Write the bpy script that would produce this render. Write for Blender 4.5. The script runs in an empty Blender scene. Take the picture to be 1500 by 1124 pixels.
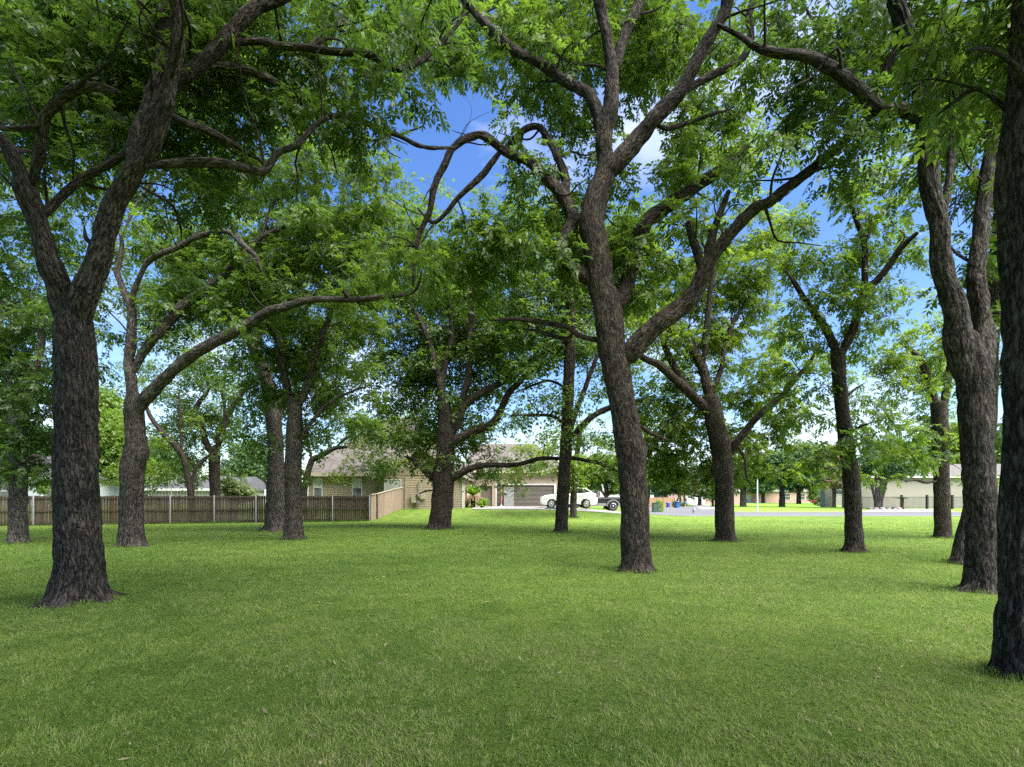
import bpy, bmesh, math, random
import numpy as np
from mathutils import Vector, Matrix
random.seed(7); RNG = np.random.default_rng(11)
SC = bpy.context.scene; COL = SC.collection
F = 750.0; H = 1.7; CX = 750.0; HY = 728.0
PI = math.pi
def at(px, py, d):                       # a photo reading at distance d -> a point in the world
    return np.array([(px-CX)*d/F, d, H-(py-HY)*d/F])
def sst(t):
    t = np.clip(t, 0, 1); return t*t*(3-2*t)
def gz(x, y):                            # height of the ground
    x = np.asarray(x, float); y = np.asarray(y, float)
    return 0.78*sst((y-35)/7.0)*(1-sst((x-2)/14.0))*(1-sst((y-75)/30.0))
def gzf(x, y): return float(gz(x, y))
# ------------------------------------------------------------------ tagging
def tag(o, label=None, cat=None, group=None, kind=None):
    if label: o['label'] = label
    if cat: o['category'] = cat
    if group: o['group'] = group
    if kind: o['kind'] = kind
    return o
def empty(name, loc=(0,0,0), rz=0.0, label=None, cat=None, group=None):
    o = bpy.data.objects.new(name, None); COL.objects.link(o)
    o.location = loc; o.rotation_euler = (0,0,rz); o.empty_display_size = .2
    return tag(o, label, cat, group)
def copy_tree(o, parent=None):
    c = o.copy(); COL.objects.link(c)
    if parent is not None: c.parent = parent
    for ch in o.children: copy_tree(ch, c)
    return c
# ------------------------------------------------------------------ noise
def _hash(i, j, k):
    h = (i*374761393 + j*668265263 + k*1274126177) & 0xffffffff
    h = ((h ^ (h >> 13))*1103515245) & 0xffffffff
    h = (h ^ (h >> 16)) & 0xffff
    return h/65535.0
def vnoise(p):
    p = np.asarray(p, float); i = np.floor(p).astype(np.int64); f = p-i; f = f*f*(3-2*f)
    r = 0
    for a in (0,1):
        for b in (0,1):
            for c in (0,1):
                w = (f[:,0] if a else 1-f[:,0])*(f[:,1] if b else 1-f[:,1])*(f[:,2] if c else 1-f[:,2])
                r = r + w*_hash(i[:,0]+a+1000, i[:,1]+b+1000, i[:,2]+c+1000)
    return r*2-1
# ------------------------------------------------------------------ materials
def newmat(name):
    m = bpy.data.materials.new(name); m.use_nodes = True
    nt = m.node_tree; nt.nodes.clear()
    out = nt.nodes.new('ShaderNodeOutputMaterial')
    return m, nt, out
def nd(nt, t, **kw):
    n = nt.nodes.new(t)
    for k, v in kw.items():
        if k in ('operation','blend_type','data_type','feature','attribute_name','noise_dimensions','interpolation','voronoi_dimensions','distance','wave_type','bands_direction'):
            setattr(n, k, v)
        else:
            n.inputs[k.replace('_',' ')].default_value = v
    return n
def ramp(nt, stops, fac=None, interp='LINEAR'):
    r = nt.nodes.new('ShaderNodeValToRGB'); e = r.color_ramp.elements
    r.color_ramp.interpolation = interp
    while len(e) < len(stops): e.new(.5)
    for q, (p, c) in zip(e, stops):
        q.position = p; q.color = (*c, 1) if len(c) == 3 else c
    if fac is not None: nt.links.new(fac, r.inputs['Fac'])
    return r
def plain(name, col, rough=.6, metal=0, var=.12, scale=3.0, bump=0.0, bscale=40.0, spec=.4, stretch=(1,1,1), coat=0.0):
    m, nt, out = newmat(name); L = nt.links.new
    b = nt.nodes.new('ShaderNodeBsdfPrincipled'); L(b.outputs[0], out.inputs[0])
    b.inputs['Roughness'].default_value = rough; b.inputs['Metallic'].default_value = metal
    b.inputs['Specular IOR Level'].default_value = spec; b.inputs['Coat Weight'].default_value = coat
    tc = nt.nodes.new('ShaderNodeTexCoord'); mp = nt.nodes.new('ShaderNodeMapping')
    mp.inputs['Scale'].default_value = stretch
    L(tc.outputs['Object'], mp.inputs['Vector'])
    n = nd(nt, 'ShaderNodeTexNoise', Scale=scale, Detail=6.0, Roughness=.6); L(mp.outputs[0], n.inputs['Vector'])
    lo = tuple(max(0, c*(1-var)) for c in col); hi = tuple(min(1, c*(1+var)) for c in col)
    r = ramp(nt, [(.3, lo), (.7, hi)], n.outputs['Fac']); L(r.outputs[0], b.inputs['Base Color'])
    if bump:
        n2 = nd(nt, 'ShaderNodeTexNoise', Scale=bscale, Detail=4.0); L(mp.outputs[0], n2.inputs['Vector'])
        bp = nd(nt, 'ShaderNodeBump', Strength=bump, Distance=.02); L(n2.outputs['Fac'], bp.inputs['Height']); L(bp.outputs[0], b.inputs['Normal'])
    return m
def glassmat(name, col=(.02,.025,.03)):
    return plain(name, col, rough=.06, var=.05, spec=.8)
def barkmat(name, dark, light, sc=15.0, bump=.9):
    m, nt, out = newmat(name); L = nt.links.new
    b = nt.nodes.new('ShaderNodeBsdfPrincipled'); L(b.outputs[0], out.inputs[0])
    b.inputs['Roughness'].default_value = .92; b.inputs['Specular IOR Level'].default_value = .15
    a = nd(nt, 'ShaderNodeAttribute', attribute_name='bark')
    mp = nt.nodes.new('ShaderNodeMapping'); mp.inputs['Scale'].default_value = (1,1,.24); L(a.outputs['Vector'], mp.inputs['Vector'])
    n0 = nd(nt, 'ShaderNodeTexNoise', Scale=sc*.7, Detail=4.0, Roughness=.6); L(mp.outputs[0], n0.inputs['Vector'])
    mx = nd(nt, 'ShaderNodeMix', data_type='VECTOR'); mx.inputs[0].default_value = .16
    L(mp.outputs[0], mx.inputs[4]); L(n0.outputs['Color'], mx.inputs[5])
    v = nd(nt, 'ShaderNodeTexVoronoi', feature='DISTANCE_TO_EDGE', Scale=sc*1.5); L(mx.outputs[1], v.inputs['Vector'])
    mp2 = nt.nodes.new('ShaderNodeMapping'); mp2.inputs['Scale'].default_value = (1,1,.26); L(a.outputs['Vector'], mp2.inputs['Vector'])
    n3 = nd(nt, 'ShaderNodeTexNoise', Scale=sc*1.25, Detail=3.0, Roughness=.5, Distortion=.35); L(mp2.outputs[0], n3.inputs['Vector'])
    rg = nd(nt, 'ShaderNodeMath', operation='SUBTRACT'); L(n3.outputs['Fac'], rg.inputs[0]); rg.inputs[1].default_value = .5
    ab = nd(nt, 'ShaderNodeMath', operation='ABSOLUTE'); L(rg.outputs[0], ab.inputs[0])
    rm = nd(nt, 'ShaderNodeMapRange'); L(ab.outputs[0], rm.inputs[0]); rm.inputs[2].default_value = .13
    n1 = nd(nt, 'ShaderNodeTexNoise', Scale=sc*3.0, Detail=8.0, Roughness=.7); L(mp.outputs[0], n1.inputs['Vector'])
    h0 = nd(nt, 'ShaderNodeMapRange'); L(v.outputs['Distance'], h0.inputs[0]); h0.inputs[2].default_value = .38
    h = nd(nt, 'ShaderNodeMix', data_type='FLOAT'); h.inputs[0].default_value = .4; L(h0.outputs[0], h.inputs[2]); L(rm.outputs[0], h.inputs[3])
    ad = nd(nt, 'ShaderNodeMath', operation='MULTIPLY_ADD'); L(n1.outputs['Fac'], ad.inputs[0]); ad.inputs[1].default_value = .9
    L(h.outputs[0], ad.inputs[2])
    r = ramp(nt, [(.34, dark), (.56, tuple(x*.6+y*.4 for x, y in zip(dark, light))), (.80, light)], None)
    dv = nd(nt, 'ShaderNodeMath', operation='DIVIDE'); L(ad.outputs[0], dv.inputs[0]); dv.inputs[1].default_value = 1.5
    L(dv.outputs[0], r.inputs['Fac'])
    n2 = nd(nt, 'ShaderNodeTexNoise', Scale=2.2, Detail=4.0); L(a.outputs['Vector'], n2.inputs['Vector'])
    r2 = ramp(nt, [(.25, (.55,.57,.54)), (.5, (.95,.93,.9)), (.75, (1.35,1.3,1.22))], n2.outputs['Fac'])
    mm = nd(nt, 'ShaderNodeMix', data_type='RGBA', blend_type='MULTIPLY'); mm.inputs[0].default_value = 1
    L(r.outputs[0], mm.inputs[6]); L(r2.outputs[0], mm.inputs[7]); L(mm.outputs[2], b.inputs['Base Color'])
    bp = nd(nt, 'ShaderNodeBump', Strength=bump, Distance=.035); L(ad.outputs[0], bp.inputs['Height']); L(bp.outputs[0], b.inputs['Normal'])
    return m
def leafmat(name, stops, trans=.5, tcol=1.35, gloss=.03, hue=(1.0,1.0,.55)):
    m, nt, out = newmat(name); L = nt.links.new
    a = nd(nt, 'ShaderNodeAttribute', attribute_name='rnd')
    r = ramp(nt, stops, a.outputs['Fac'])
    d = nt.nodes.new('ShaderNodeBsdfDiffuse'); L(r.outputs[0], d.inputs['Color'])
    t = nt.nodes.new('ShaderNodeBsdfTranslucent')
    mu = nd(nt, 'ShaderNodeMix', data_type='RGBA', blend_type='MULTIPLY'); mu.inputs[0].default_value = 1
    L(r.outputs[0], mu.inputs[6]); mu.inputs[7].default_value = (tcol*hue[0], tcol*hue[1], tcol*hue[2], 1)
    L(mu.outputs[2], t.inputs['Color'])
    s = nt.nodes.new('ShaderNodeMixShader'); s.inputs[0].default_value = trans
    L(d.outputs[0], s.inputs[1]); L(t.outputs[0], s.inputs[2])
    g = nt.nodes.new('ShaderNodeBsdfGlossy'); g.inputs['Roughness'].default_value = .42; g.inputs['Color'].default_value = (.8,.85,.8,1)
    s2 = nt.nodes.new('ShaderNodeMixShader'); s2.inputs[0].default_value = gloss
    L(s.outputs[0], s2.inputs[1]); L(g.outputs[0], s2.inputs[2]); L(s2.outputs[0], out.inputs[0])
    return m
# ------------------------------------------------------------------ fast meshes
def npmesh(name, V, Q, mat, parent=None, attrs=None, smooth=False, n=4):
    me = bpy.data.meshes.new(name)
    V = np.asarray(V, np.float32).reshape(-1, 3); Q = np.asarray(Q, np.int32).reshape(-1)
    nf = len(Q)//n
    me.vertices.add(len(V)); me.vertices.foreach_set('co', V.ravel())
    me.loops.add(len(Q)); me.loops.foreach_set('vertex_index', Q)
    me.polygons.add(nf)
    me.polygons.foreach_set('loop_start', np.arange(0, nf*n, n, dtype=np.int32))
    me.polygons.foreach_set('loop_total', np.full(nf, n, np.int32))
    if smooth: me.polygons.foreach_set('use_smooth', np.ones(nf, bool))
    for k, (typ, arr) in (attrs or {}).items():
        at_ = me.attributes.new(k, typ, 'POINT')
        at_.data.foreach_set('value' if typ == 'FLOAT' else 'vector', np.asarray(arr, np.float32).ravel())
    me.update(calc_edges=True)
    if mat: me.materials.append(mat)
    o = bpy.data.objects.new(name, me); COL.objects.link(o)
    if parent is not None: o.parent = parent
    return o
class MB:
    """collects shapes into one mesh"""
    def __init__(s): s.v = []; s.f = []; s.sm = []
    def add(s, V, Fc, smooth=False):
        b = len(s.v); s.v += [tuple(map(float, p)) for p in V]; s.f += [tuple(b+i for i in f) for f in Fc]; s.sm += [smooth]*len(Fc)
        return s
    def box(s, x0, x1, y0, y1, z0, z1, M=None):
        V = [(x,y,z) for z in (z0,z1) for y in (y0,y1) for x in (x0,x1)]
        if M is not None: V = [tuple(M @ Vector(p)) for p in V]
        return s.add(V, [(0,2,3,1),(4,5,7,6),(0,1,5,4),(2,6,7,3),(0,4,6,2),(1,3,7,5)])
    def prism(s, poly, y0, y1, axis='y'):           # poly in (x,z), extruded along y
        n = len(poly)
        if axis == 'y': V = [(x,y0,z) for x, z in poly]+[(x,y1,z) for x, z in poly]
        else: V = [(y0,x,z) for x, z in poly]+[(y1,x,z) for x, z in poly]
        return s.add(V, [tuple(range(n)), tuple(range(2*n-1, n-1, -1))]+[(i,(i+1)%n+0, (i+1)%n+n, i+n) for i in range(n)])
    def loft(s, rings, smooth=True, cap=True):
        n = len(rings[0]); V = [p for r in rings for p in r]; Fc = []
        for k in range(len(rings)-1):
            for i in range(n):
                j = (i+1)%n; Fc.append((k*n+i, k*n+j, (k+1)*n+j, (k+1)*n+i))
        s.add(V, Fc, smooth)
        if cap:
            s.add(rings[0], [tuple(range(n-1,-1,-1))]); s.add(rings[-1], [tuple(range(n))])
        return s
    def tube(s, pts, rad, n=8, smooth=True):
        pts = [Vector(p) for p in pts]
        if not hasattr(rad, '__len__'): rad = [rad]*len(pts)
        rings = []
        up = Vector((0,0,1)) if abs((pts[1]-pts[0]).normalized().z) < .9 else Vector((1,0,0))
        for i, p in enumerate(pts):
            t = (pts[min(i+1,len(pts)-1)]-pts[max(i-1,0)]).normalized()
            a = t.cross(up).normalized(); b = a.cross(t)
            rings.append([tuple(p+(a*math.cos(2*PI*k/n)+b*math.sin(2*PI*k/n))*rad[i]) for k in range(n)])
        return s.loft(rings, smooth)
    def lathe(s, prof, c=(0,0,0), n=16, axis='z', smooth=True):
        rings = []
        for r, h in prof:
            ring = []
            for k in range(n):
                a = 2*PI*k/n
                p = (r*math.cos(a), r*math.sin(a), h) if axis == 'z' else (r*math.cos(a), h, r*math.sin(a))
                ring.append((c[0]+p[0], c[1]+p[1], c[2]+p[2]))
            rings.append(ring)
        return s.loft(rings, smooth)
    def build(s, name, mat, parent=None, bevel=0):
        me = bpy.data.meshes.new(name); me.from_pydata(s.v, [], s.f); me.update()
        me.polygons.foreach_set('use_smooth', s.sm)
        bm = bmesh.new(); bm.from_mesh(me); bmesh.ops.recalc_face_normals(bm, faces=bm.faces)
        if bevel: bmesh.ops.bevel(bm, geom=list(bm.edges), offset=bevel, segments=2, affect='EDGES', clamp_overlap=True)
        bm.to_mesh(me); bm.free()
        if mat: me.materials.append(mat)
        o = bpy.data.objects.new(name, me); COL.objects.link(o)
        if parent is not None: o.parent = parent
        return o
SUN_ANGLE, SKY, EXPO = 70, .082, 1.85; CLOUD = (6.0, 6.4, 7.0, 1)
# ------------------------------------------------------------------ trees
def catmull(P, step):
    """resample a polyline of rows (x,y,z,r) smoothly"""
    P = np.asarray(P, float)
    if len(P) == 2: P = np.array([P[0], (P[0]+P[1])/2, P[1]])
    E = np.vstack([2*P[0]-P[1], P, 2*P[-1]-P[-2]])
    out = []
    for i in range(1, len(E)-2):
        p0, p1, p2, p3 = E[i-1], E[i], E[i+1], E[i+2]
        L = np.linalg.norm(p2[:3]-p1[:3]); n = max(2, int(L/step))
        t = np.linspace(0, 1, n, endpoint=False)[:, None]
        out.append(.5*((2*p1)+(-p0+p2)*t+(2*p0-5*p1+4*p2-p3)*t*t+(-p0+3*p1-3*p2+p3)*t**3))
    out.append(P[-1:]); R = np.vstack(out); R[:,3] = np.maximum(R[:,3], P[:,3].min()*.8)
    return R
class Wood:
    def __init__(s): s.V = []; s.Q = []; s.B = []; s.n = 0; s.nodes = []; s.nr = []
    def put(s, V, Q, B):
        s.V.append(V); s.Q.append(Q+s.n); s.B.append(B); s.n += len(V)
    def limb(s, P, sides, step, base=False, flare=.5, lump=.07, ridge=0.0, seed=0, wig=0.0, burls=(), node_from=0.0):
        R = catmull(P, step); C = R[:, :3].copy(); r = R[:, 3].copy(); m = len(R)
        sl = np.r_[0, np.cumsum(np.linalg.norm(np.diff(C, axis=0), axis=1))]
        if wig:
            q = np.c_[sl*1.3, np.full(m, seed*1.7), np.zeros(m)]; am = wig*np.minimum(1, sl/.6)
            for k in range(3): C[:, k] += am*vnoise(q+np.array([0, 0, 7.3*k]))*np.maximum(r, .03)
        T = np.gradient(C, axis=0); T /= np.linalg.norm(T, axis=1)[:, None]+1e-9
        A = np.zeros((m, 3)); ref = np.array([1., 0, 0]) if abs(T[0, 0]) < .8 else np.array([0, 1., 0])
        a = ref-T[0]*ref.dot(T[0]); A[0] = a/np.linalg.norm(a)
        for i in range(1, m):
            a = A[i-1]-T[i]*A[i-1].dot(T[i]); A[i] = a/(np.linalg.norm(a)+1e-9)
        B = np.cross(T, A)
        th = np.arange(sides)*2*PI/sides; ct, st = np.cos(th), np.sin(th)
        r0 = max(.05, float(r.mean()))
        coord = np.stack([np.outer(np.ones(m), ct*r0), np.outer(np.ones(m), st*r0), np.outer(sl, np.ones(sides))], -1).reshape(-1, 3)+seed*3.1
        rr = r[:, None]*np.ones((1, sides))
        if lump: rr = rr*(1+lump*vnoise(coord*np.array([3., 3, 1.6])/max(.3, min(1, r0*3))).reshape(m, sides)+lump*.6*vnoise(coord*np.array([7., 7, 3.])).reshape(m, sides))
        if base:
            h = C[:, 2]-C[0, 2]-.1
            lob = np.zeros((1, sides)); rs = np.random.default_rng(abs(seed)+5)
            for k in range(6):
                c = (k+rs.uniform(-.3, .3))*2*PI/6; lob = np.maximum(lob, rs.uniform(.5, 1.3)*np.exp(15*(np.cos(th-c)-1))[None])
            ff = np.exp(-np.maximum(h, 0)/(.09*flare+.07))[:, None]
            rr = rr*(1+flare*(.22*ff+1.05*lob*ff**1.5)+.06*flare*ff**.4)
        if ridge:
            w = coord*np.array([16., 16, 3.2]); nn = np.abs(vnoise(w)); n2 = vnoise(coord*np.array([34., 34, 9.]))
            rr = rr+ridge*(nn.reshape(m, sides)*1.6-.5)+ridge*.45*n2.reshape(m, sides)
        V = C[:, None, :]+rr[:, :, None]*(A[:, None, :]*ct[None, :, None]+B[:, None, :]*st[None, :, None])
        for (bx, bz, bd, br, bh) in burls:              # knots: swell the surface near a world point
            bp = np.array([bx, bd, bz]); dv = V-bp; dd = np.linalg.norm(dv, axis=2)
            g = np.exp(-(dd/br)**2); cen = C[:, None, :]
            nrm = V-cen; nrm /= np.linalg.norm(nrm, axis=2)[:, :, None]+1e-9
            V = V+nrm*(g*bh)[:, :, None]
        V = V.reshape(-1, 3)
        i = np.arange(m-1)[:, None]*sides; j = np.arange(sides)[None]; j2 = (j+1) % sides
        Q = np.stack([i+j, i+j2, i+sides+j2, i+sides+j], -1).reshape(-1, 4)
        s.put(V, Q, coord)
        cap = C[-1:]+T[-1:]*r[-1]*.4                     # close the tip
        k = len(V); tip = np.array([[ (m-1)*sides+a, (m-1)*sides+(a+1) % sides, k, k] for a in range(sides)])
        s.V[-1] = np.vstack([V, cap]); s.B[-1] = np.vstack([coord, coord[-1:]]); s.n += 1
        s.tri = getattr(s, 'tri', []); s.tri.append(tip+(s.n-k-1))
        lo = int(node_from*m); sel = slice(lo, m, max(1, int(.18/step)))
        s.nodes.append(C[sel]); s.nr.append(r[sel])
        return C, r
    def twigs(s, A, B, ra, rb, rs):
        """many thin curved branches from A to B"""
        n = len(A)
        if not n: return
        L = np.linalg.norm(B-A, axis=1)[:, None]
        c = (A+B)/2+rs.normal(0, .10, (n, 3))*L+np.array([0, 0, .10])*L
        t = np.linspace(0, 1, 6)
        P = ((1-t)**2)[None, :, None]*A[:, None]+(2*t*(1-t))[None, :, None]*c[:, None]+(t**2)[None, :, None]*B[:, None]
        P[:, 1:-1] += rs.normal(0, .018, (n, 4, 3))*np.minimum(L, 2)[:, None]
        T = np.gradient(P, axis=1); T /= np.linalg.norm(T, axis=2)[:, :, None]+1e-9
        ref = rs.normal(0, 1, (n, 1, 3)); U = np.cross(T, ref); U /= np.linalg.norm(U, axis=2)[:, :, None]+1e-9
        W = np.cross(T, U); r = (ra[:, None]*(1-t)[None]+rb*t[None])
        S = 4; th = np.arange(S)*2*PI/S
        V = P[:, :, None]+r[:, :, None, None]*(U[:, :, None]*np.cos(th)[None, None, :, None]+W[:, :, None]*np.sin(th)[None, None, :, None])
        base = np.arange(n)[:, None, None]*6*S; i = np.arange(5)[None, :, None]*S; j = np.arange(S)[None, None]; j2 = (j+1) % S
        Q = np.stack(np.broadcast_arrays(base+i+j, base+i+j2, base+i+S+j2, base+i+S+j), -1).reshape(-1, 4)
        V = V.reshape(-1, 3); s.put(V, Q, V*1.0)
        return P
    def build(s, mat, parent, name='trunk'):
        V = np.vstack(s.V); Q = np.vstack(s.Q); B = np.vstack(s.B)
        T = np.vstack(getattr(s, 'tri', [np.zeros((0, 4), int)]))
        me = bpy.data.meshes.new(name); nq, ntr = len(Q), len(T)
        me.vertices.add(len(V)); me.vertices.foreach_set('co', V.astype(np.float32).ravel())
        loops = np.r_[Q.ravel(), T[:, :3].ravel()].astype(np.int32)
        me.loops.add(len(loops)); me.loops.foreach_set('vertex_index', loops)
        me.polygons.add(nq+ntr)
        me.polygons.foreach_set('loop_start', np.r_[np.arange(nq)*4, nq*4+np.arange(ntr)*3].astype(np.int32))
        me.polygons.foreach_set('loop_total', np.r_[np.full(nq, 4), np.full(ntr, 3)].astype(np.int32))
        me.polygons.foreach_set('use_smooth', np.ones(nq+ntr, bool))
        a = me.attributes.new('bark', 'FLOAT_VECTOR', 'POINT'); a.data.foreach_set('vector', B.astype(np.float32).ravel())
        me.update(calc_edges=True); me.materials.append(mat)
        o = bpy.data.objects.new(name, me); COL.objects.link(o); o.parent = parent
        return o
def unit(v): return v/(np.linalg.norm(v, axis=-1, keepdims=True)+1e-9)
def leaves(P, R, N, scale, k, ll, lw, rl, rs, shade):
    """compound leaves at P along R with upper side N: k pairs of leaflets and one at the tip -> V, Q, rnd"""
    n = len(P); R = unit(R); N = unit(N-R*(N*R).sum(1, keepdims=True)); S = np.cross(R, N)
    Vs, At = [], []
    spots = [(t, sd) for t in np.linspace(.25, .92, k) for sd in (-1, 1)]+[(1.0, 0)]
    base_r = np.clip(shade+rs.normal(0, .10, n), 0, 1)
    for t, sd in spots:
        sc = scale*(.75+.5*rs.random(n))*(.8+.35*math.sin(PI*min(t, .85)))
        p = P+R*(t*rl*scale)[:, None]-np.array([0, 0, 1])*(t*t*.22*rl*scale)[:, None]
        if sd: D = unit(S*sd*.85+R*.55+rs.normal(0, .16, (n, 3))-np.array([0, 0, .22]))
        else: D = unit(R+rs.normal(0, .16, (n, 3))-np.array([0, 0, .2]))
        NN = unit(N+rs.normal(0, .30, (n, 3))); W = unit(np.cross(D, NN))
        l = (ll*sc)[:, None]; w = (lw*sc)[:, None]*.5
        m = p+D*l*.45+np.cross(W, D)*l*.05
        Vs.append(np.stack([p, m+W*w, p+D*l-np.array([0, 0, .12])*l, m-W*w], 1))
        At.append(np.repeat((base_r+rs.normal(0, .05, n))[:, None], 4, 1))
    V = np.concatenate(Vs, 0).reshape(-1, 3); A = np.concatenate(At, 0).reshape(-1)
    return V, np.clip(A, 0, 1)
KIND = {  # pairs, leaflet length, width, stalk length, effective area, cluster radius, leaves per cluster
    'near': (4, .120, .050, .27, .0130, .22, 9),
    'mid':  (4, .130, .058, .27, .0165, .26, 11),
    'far':  (2, .185, .090, .26, .0225, .38, 14),
    'bg':   (1, .42, .24, .22, .075, .55, 9),
}
def grow(W, cents, rs, kind, shade_fn, scale=1.0, minz=1.9, limit=None):
    """join leaf clusters to the wood with thin branches, return leaf verts"""
    k, ll, lw, rl, ea, cr, per = KIND[kind]
    nodes = np.vstack(W.nodes); nr = np.concatenate(W.nr)
    d0 = np.array([np.min(((nodes-c)**2).sum(1)) for c in cents]) if len(cents) else np.zeros(0)
    order = np.argsort(d0); As, Bs, ras = [], [], []
    cap = len(nodes)+3*len(cents)+10
    ND = np.zeros((cap, 3)); NR = np.zeros(cap); ND[:len(nodes)] = nodes; NR[:len(nodes)] = nr; cnt = len(nodes)
    for q in order:
        c = cents[q]; dv = ND[:cnt]-c; dist = np.sqrt((dv**2).sum(1))+.5*np.maximum(0, dv[:, 2])
        b = int(np.argmin(dist)); a = ND[b]; L = dist[b]
        ra = min(NR[b]*.6, .006+.0065*L+.002*L*L) if kind != 'bg' else min(NR[b]*.6, .02+.012*L)
        As.append(a); Bs.append(c); ras.append(max(ra, .005))
        for t in (.45, .75, 1.0):
            ND[cnt] = a+(c-a)*t+np.array([0, 0, .05*L*math.sin(PI*t)]); NR[cnt] = max(ra*(1-.7*t), .005); cnt += 1
    if len(As): W.twigs(np.array(As), np.array(Bs), np.array(ras), .0045 if kind != 'bg' else .012, rs)
    n = len(cents)*per
    if not n: return np.zeros((0, 3)), np.zeros(0)
    ci = np.repeat(np.arange(len(cents)), per)
    off = rs.normal(0, cr*.62, (n, 3))*np.array([1, 1, .75])
    P = cents[ci]+off*scale
    R = unit(off+rs.normal(0, .12, (n, 3)))+np.array([0, 0, -.30])
    N = np.array([0, 0, 1.0])+rs.normal(0, .42, (n, 3))
    keep = P[:, 2] > minz-.3
    P, R, N, ci = P[keep], R[keep], N[keep], ci[keep]
    csh = rs.normal(0, .10, len(cents))
    sh = shade_fn+csh[ci]
    return leaves(P, R, N, np.full(len(P), scale)*(.85+.3*rs.random(len(P))), k, ll, lw, rl, rs, sh)
def crown_obj(V, A, mat, parent):
    Q = np.arange(len(V), dtype=np.int32)
    return npmesh('crown', V, Q, mat, parent, {'rnd': ('FLOAT', A)})
def make_tree(key, spec):
    d0 = spec['d']; rs = np.random.default_rng(sum(map(ord, key))*13+1)
    b = spec['limbs'][0][2][0]; X0 = at(b[0], b[1], d0)
    root = empty(spec.get('name', 'pecan_tree'), (float(X0[0]), float(d0), float(gz(X0[0], d0))), 0, spec['label'], 'tree', spec.get('group', 'pecan trees on the lawn'))
    W = Wood(); det = spec.get('det', 1); shoots = []; allc = []
    O = np.array(root.location)
    for i, (da, db, pts) in enumerate(spec['limbs']):
        m = len(pts); P = []
        if i > 0:                                             # a limb starts at the depth of the wood it grows from
            AC = np.vstack(allc)+O; qx = CX+AC[:, 0]*F/AC[:, 1]-pts[0][0]; qy = HY-(AC[:, 2]-H)*F/AC[:, 1]-pts[0][1]
            kk = int(np.argmin(qx*qx+qy*qy)); da0 = da; da = float(AC[kk, 1])-d0
        for q, (px, py, r) in enumerate(pts):
            d = d0+da+(db-da)*q/max(1, m-1)
            a_, b_ = pts[max(q-1, 0)], pts[min(q+1, m-1)]; gx, gy = b_[0]-a_[0], b_[1]-a_[1]; gn = math.hypot(gx, gy)+1e-6
            k_ = math.sqrt(1+((-gy*(px-CX)+gx*(py-HY))/gn/F)**2)       # a wide lens widens round things off its axis
            P.append([*(at(px, py, d)-O), r*d/F/k_])
        P = np.array(P)
        if i == 0 and not spec.get('nobase'):
            P[0, 2] = -.12; P[0,3] = P[1,3]*1.03
        if i > 0: P[:, 3] *= .80
        rp = max(p[2] for p in pts)
        if i > 0 and pts[-1][2] <= 3.2: P[-1, 3] *= .4
        if i > 0 and len(P) > 2: P[0, 3] = P[0, 3]*.62
        if det == 2: sides = int(np.clip(rp*2.4, 10, 96)); step = max(.022, P[:, 3].max()*.12)
        else: sides = int(np.clip(rp*1.5, 8, 32)); step = max(.05, P[:, 3].max()*.28)
        bl = [((*(at(x, y, d0+o)-O)[[0, 2]], (at(x, y, d0+o)-O)[1], r*d0/F, h*d0/F)) for x, y, o, r, h in spec.get('burls', [])] if i == 0 else []
        last = W.limb(P, sides, step, base=(i == 0 and not spec.get('nobase')), flare=spec.get('flare', .5), ridge=(.019 if det == 2 else .009)*min(1, P[:,3].max()/.2) if rp > 6 else 0,
               seed=i*7+ord(key[0]), wig=0 if i == 0 else .35, lump=.06 if i == 0 else .10, burls=bl, node_from=.55 if i == 0 else .3)
        allc.append(last[0])
        if i > 0 and len(pts) > 3: shoots.append((*last, i))
    for C, r, i in shoots:                                     # side shoots along every limb
        L = np.linalg.norm(np.diff(C, axis=0), axis=1).sum(); n = int(L/(.75 if det == 2 else .9))
        for q in range(n):
            k = int(len(C)*rs.uniform(.3, .98)); k = min(max(k, 1), len(C)-2)
            T = unit(C[k+1]-C[k-1]); D = unit(T*.55+rs.normal(0, .62, 3)+np.array([0, 0, .15])); l = rs.uniform(.6, 1.9)
            r0 = min(r[k]*.5, .012+.012*l); p = [C[k]]
            for s in range(4): D = unit(D+rs.normal(0, .32, 3)+np.array([0, 0, .06])); p.append(p[-1]+D*l/4)
            W.limb(np.c_[np.array(p), r0*np.array([1, .8, .62, .45, .25])], 6, .12, seed=q, lump=0, wig=.6, node_from=.4)
            if rs.random() < .22 and key != 'E':
                for s in (3, 4): CENTS[key].append(p[s]+O+rs.normal(0, .12, 3))
    return root, W, rs
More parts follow.
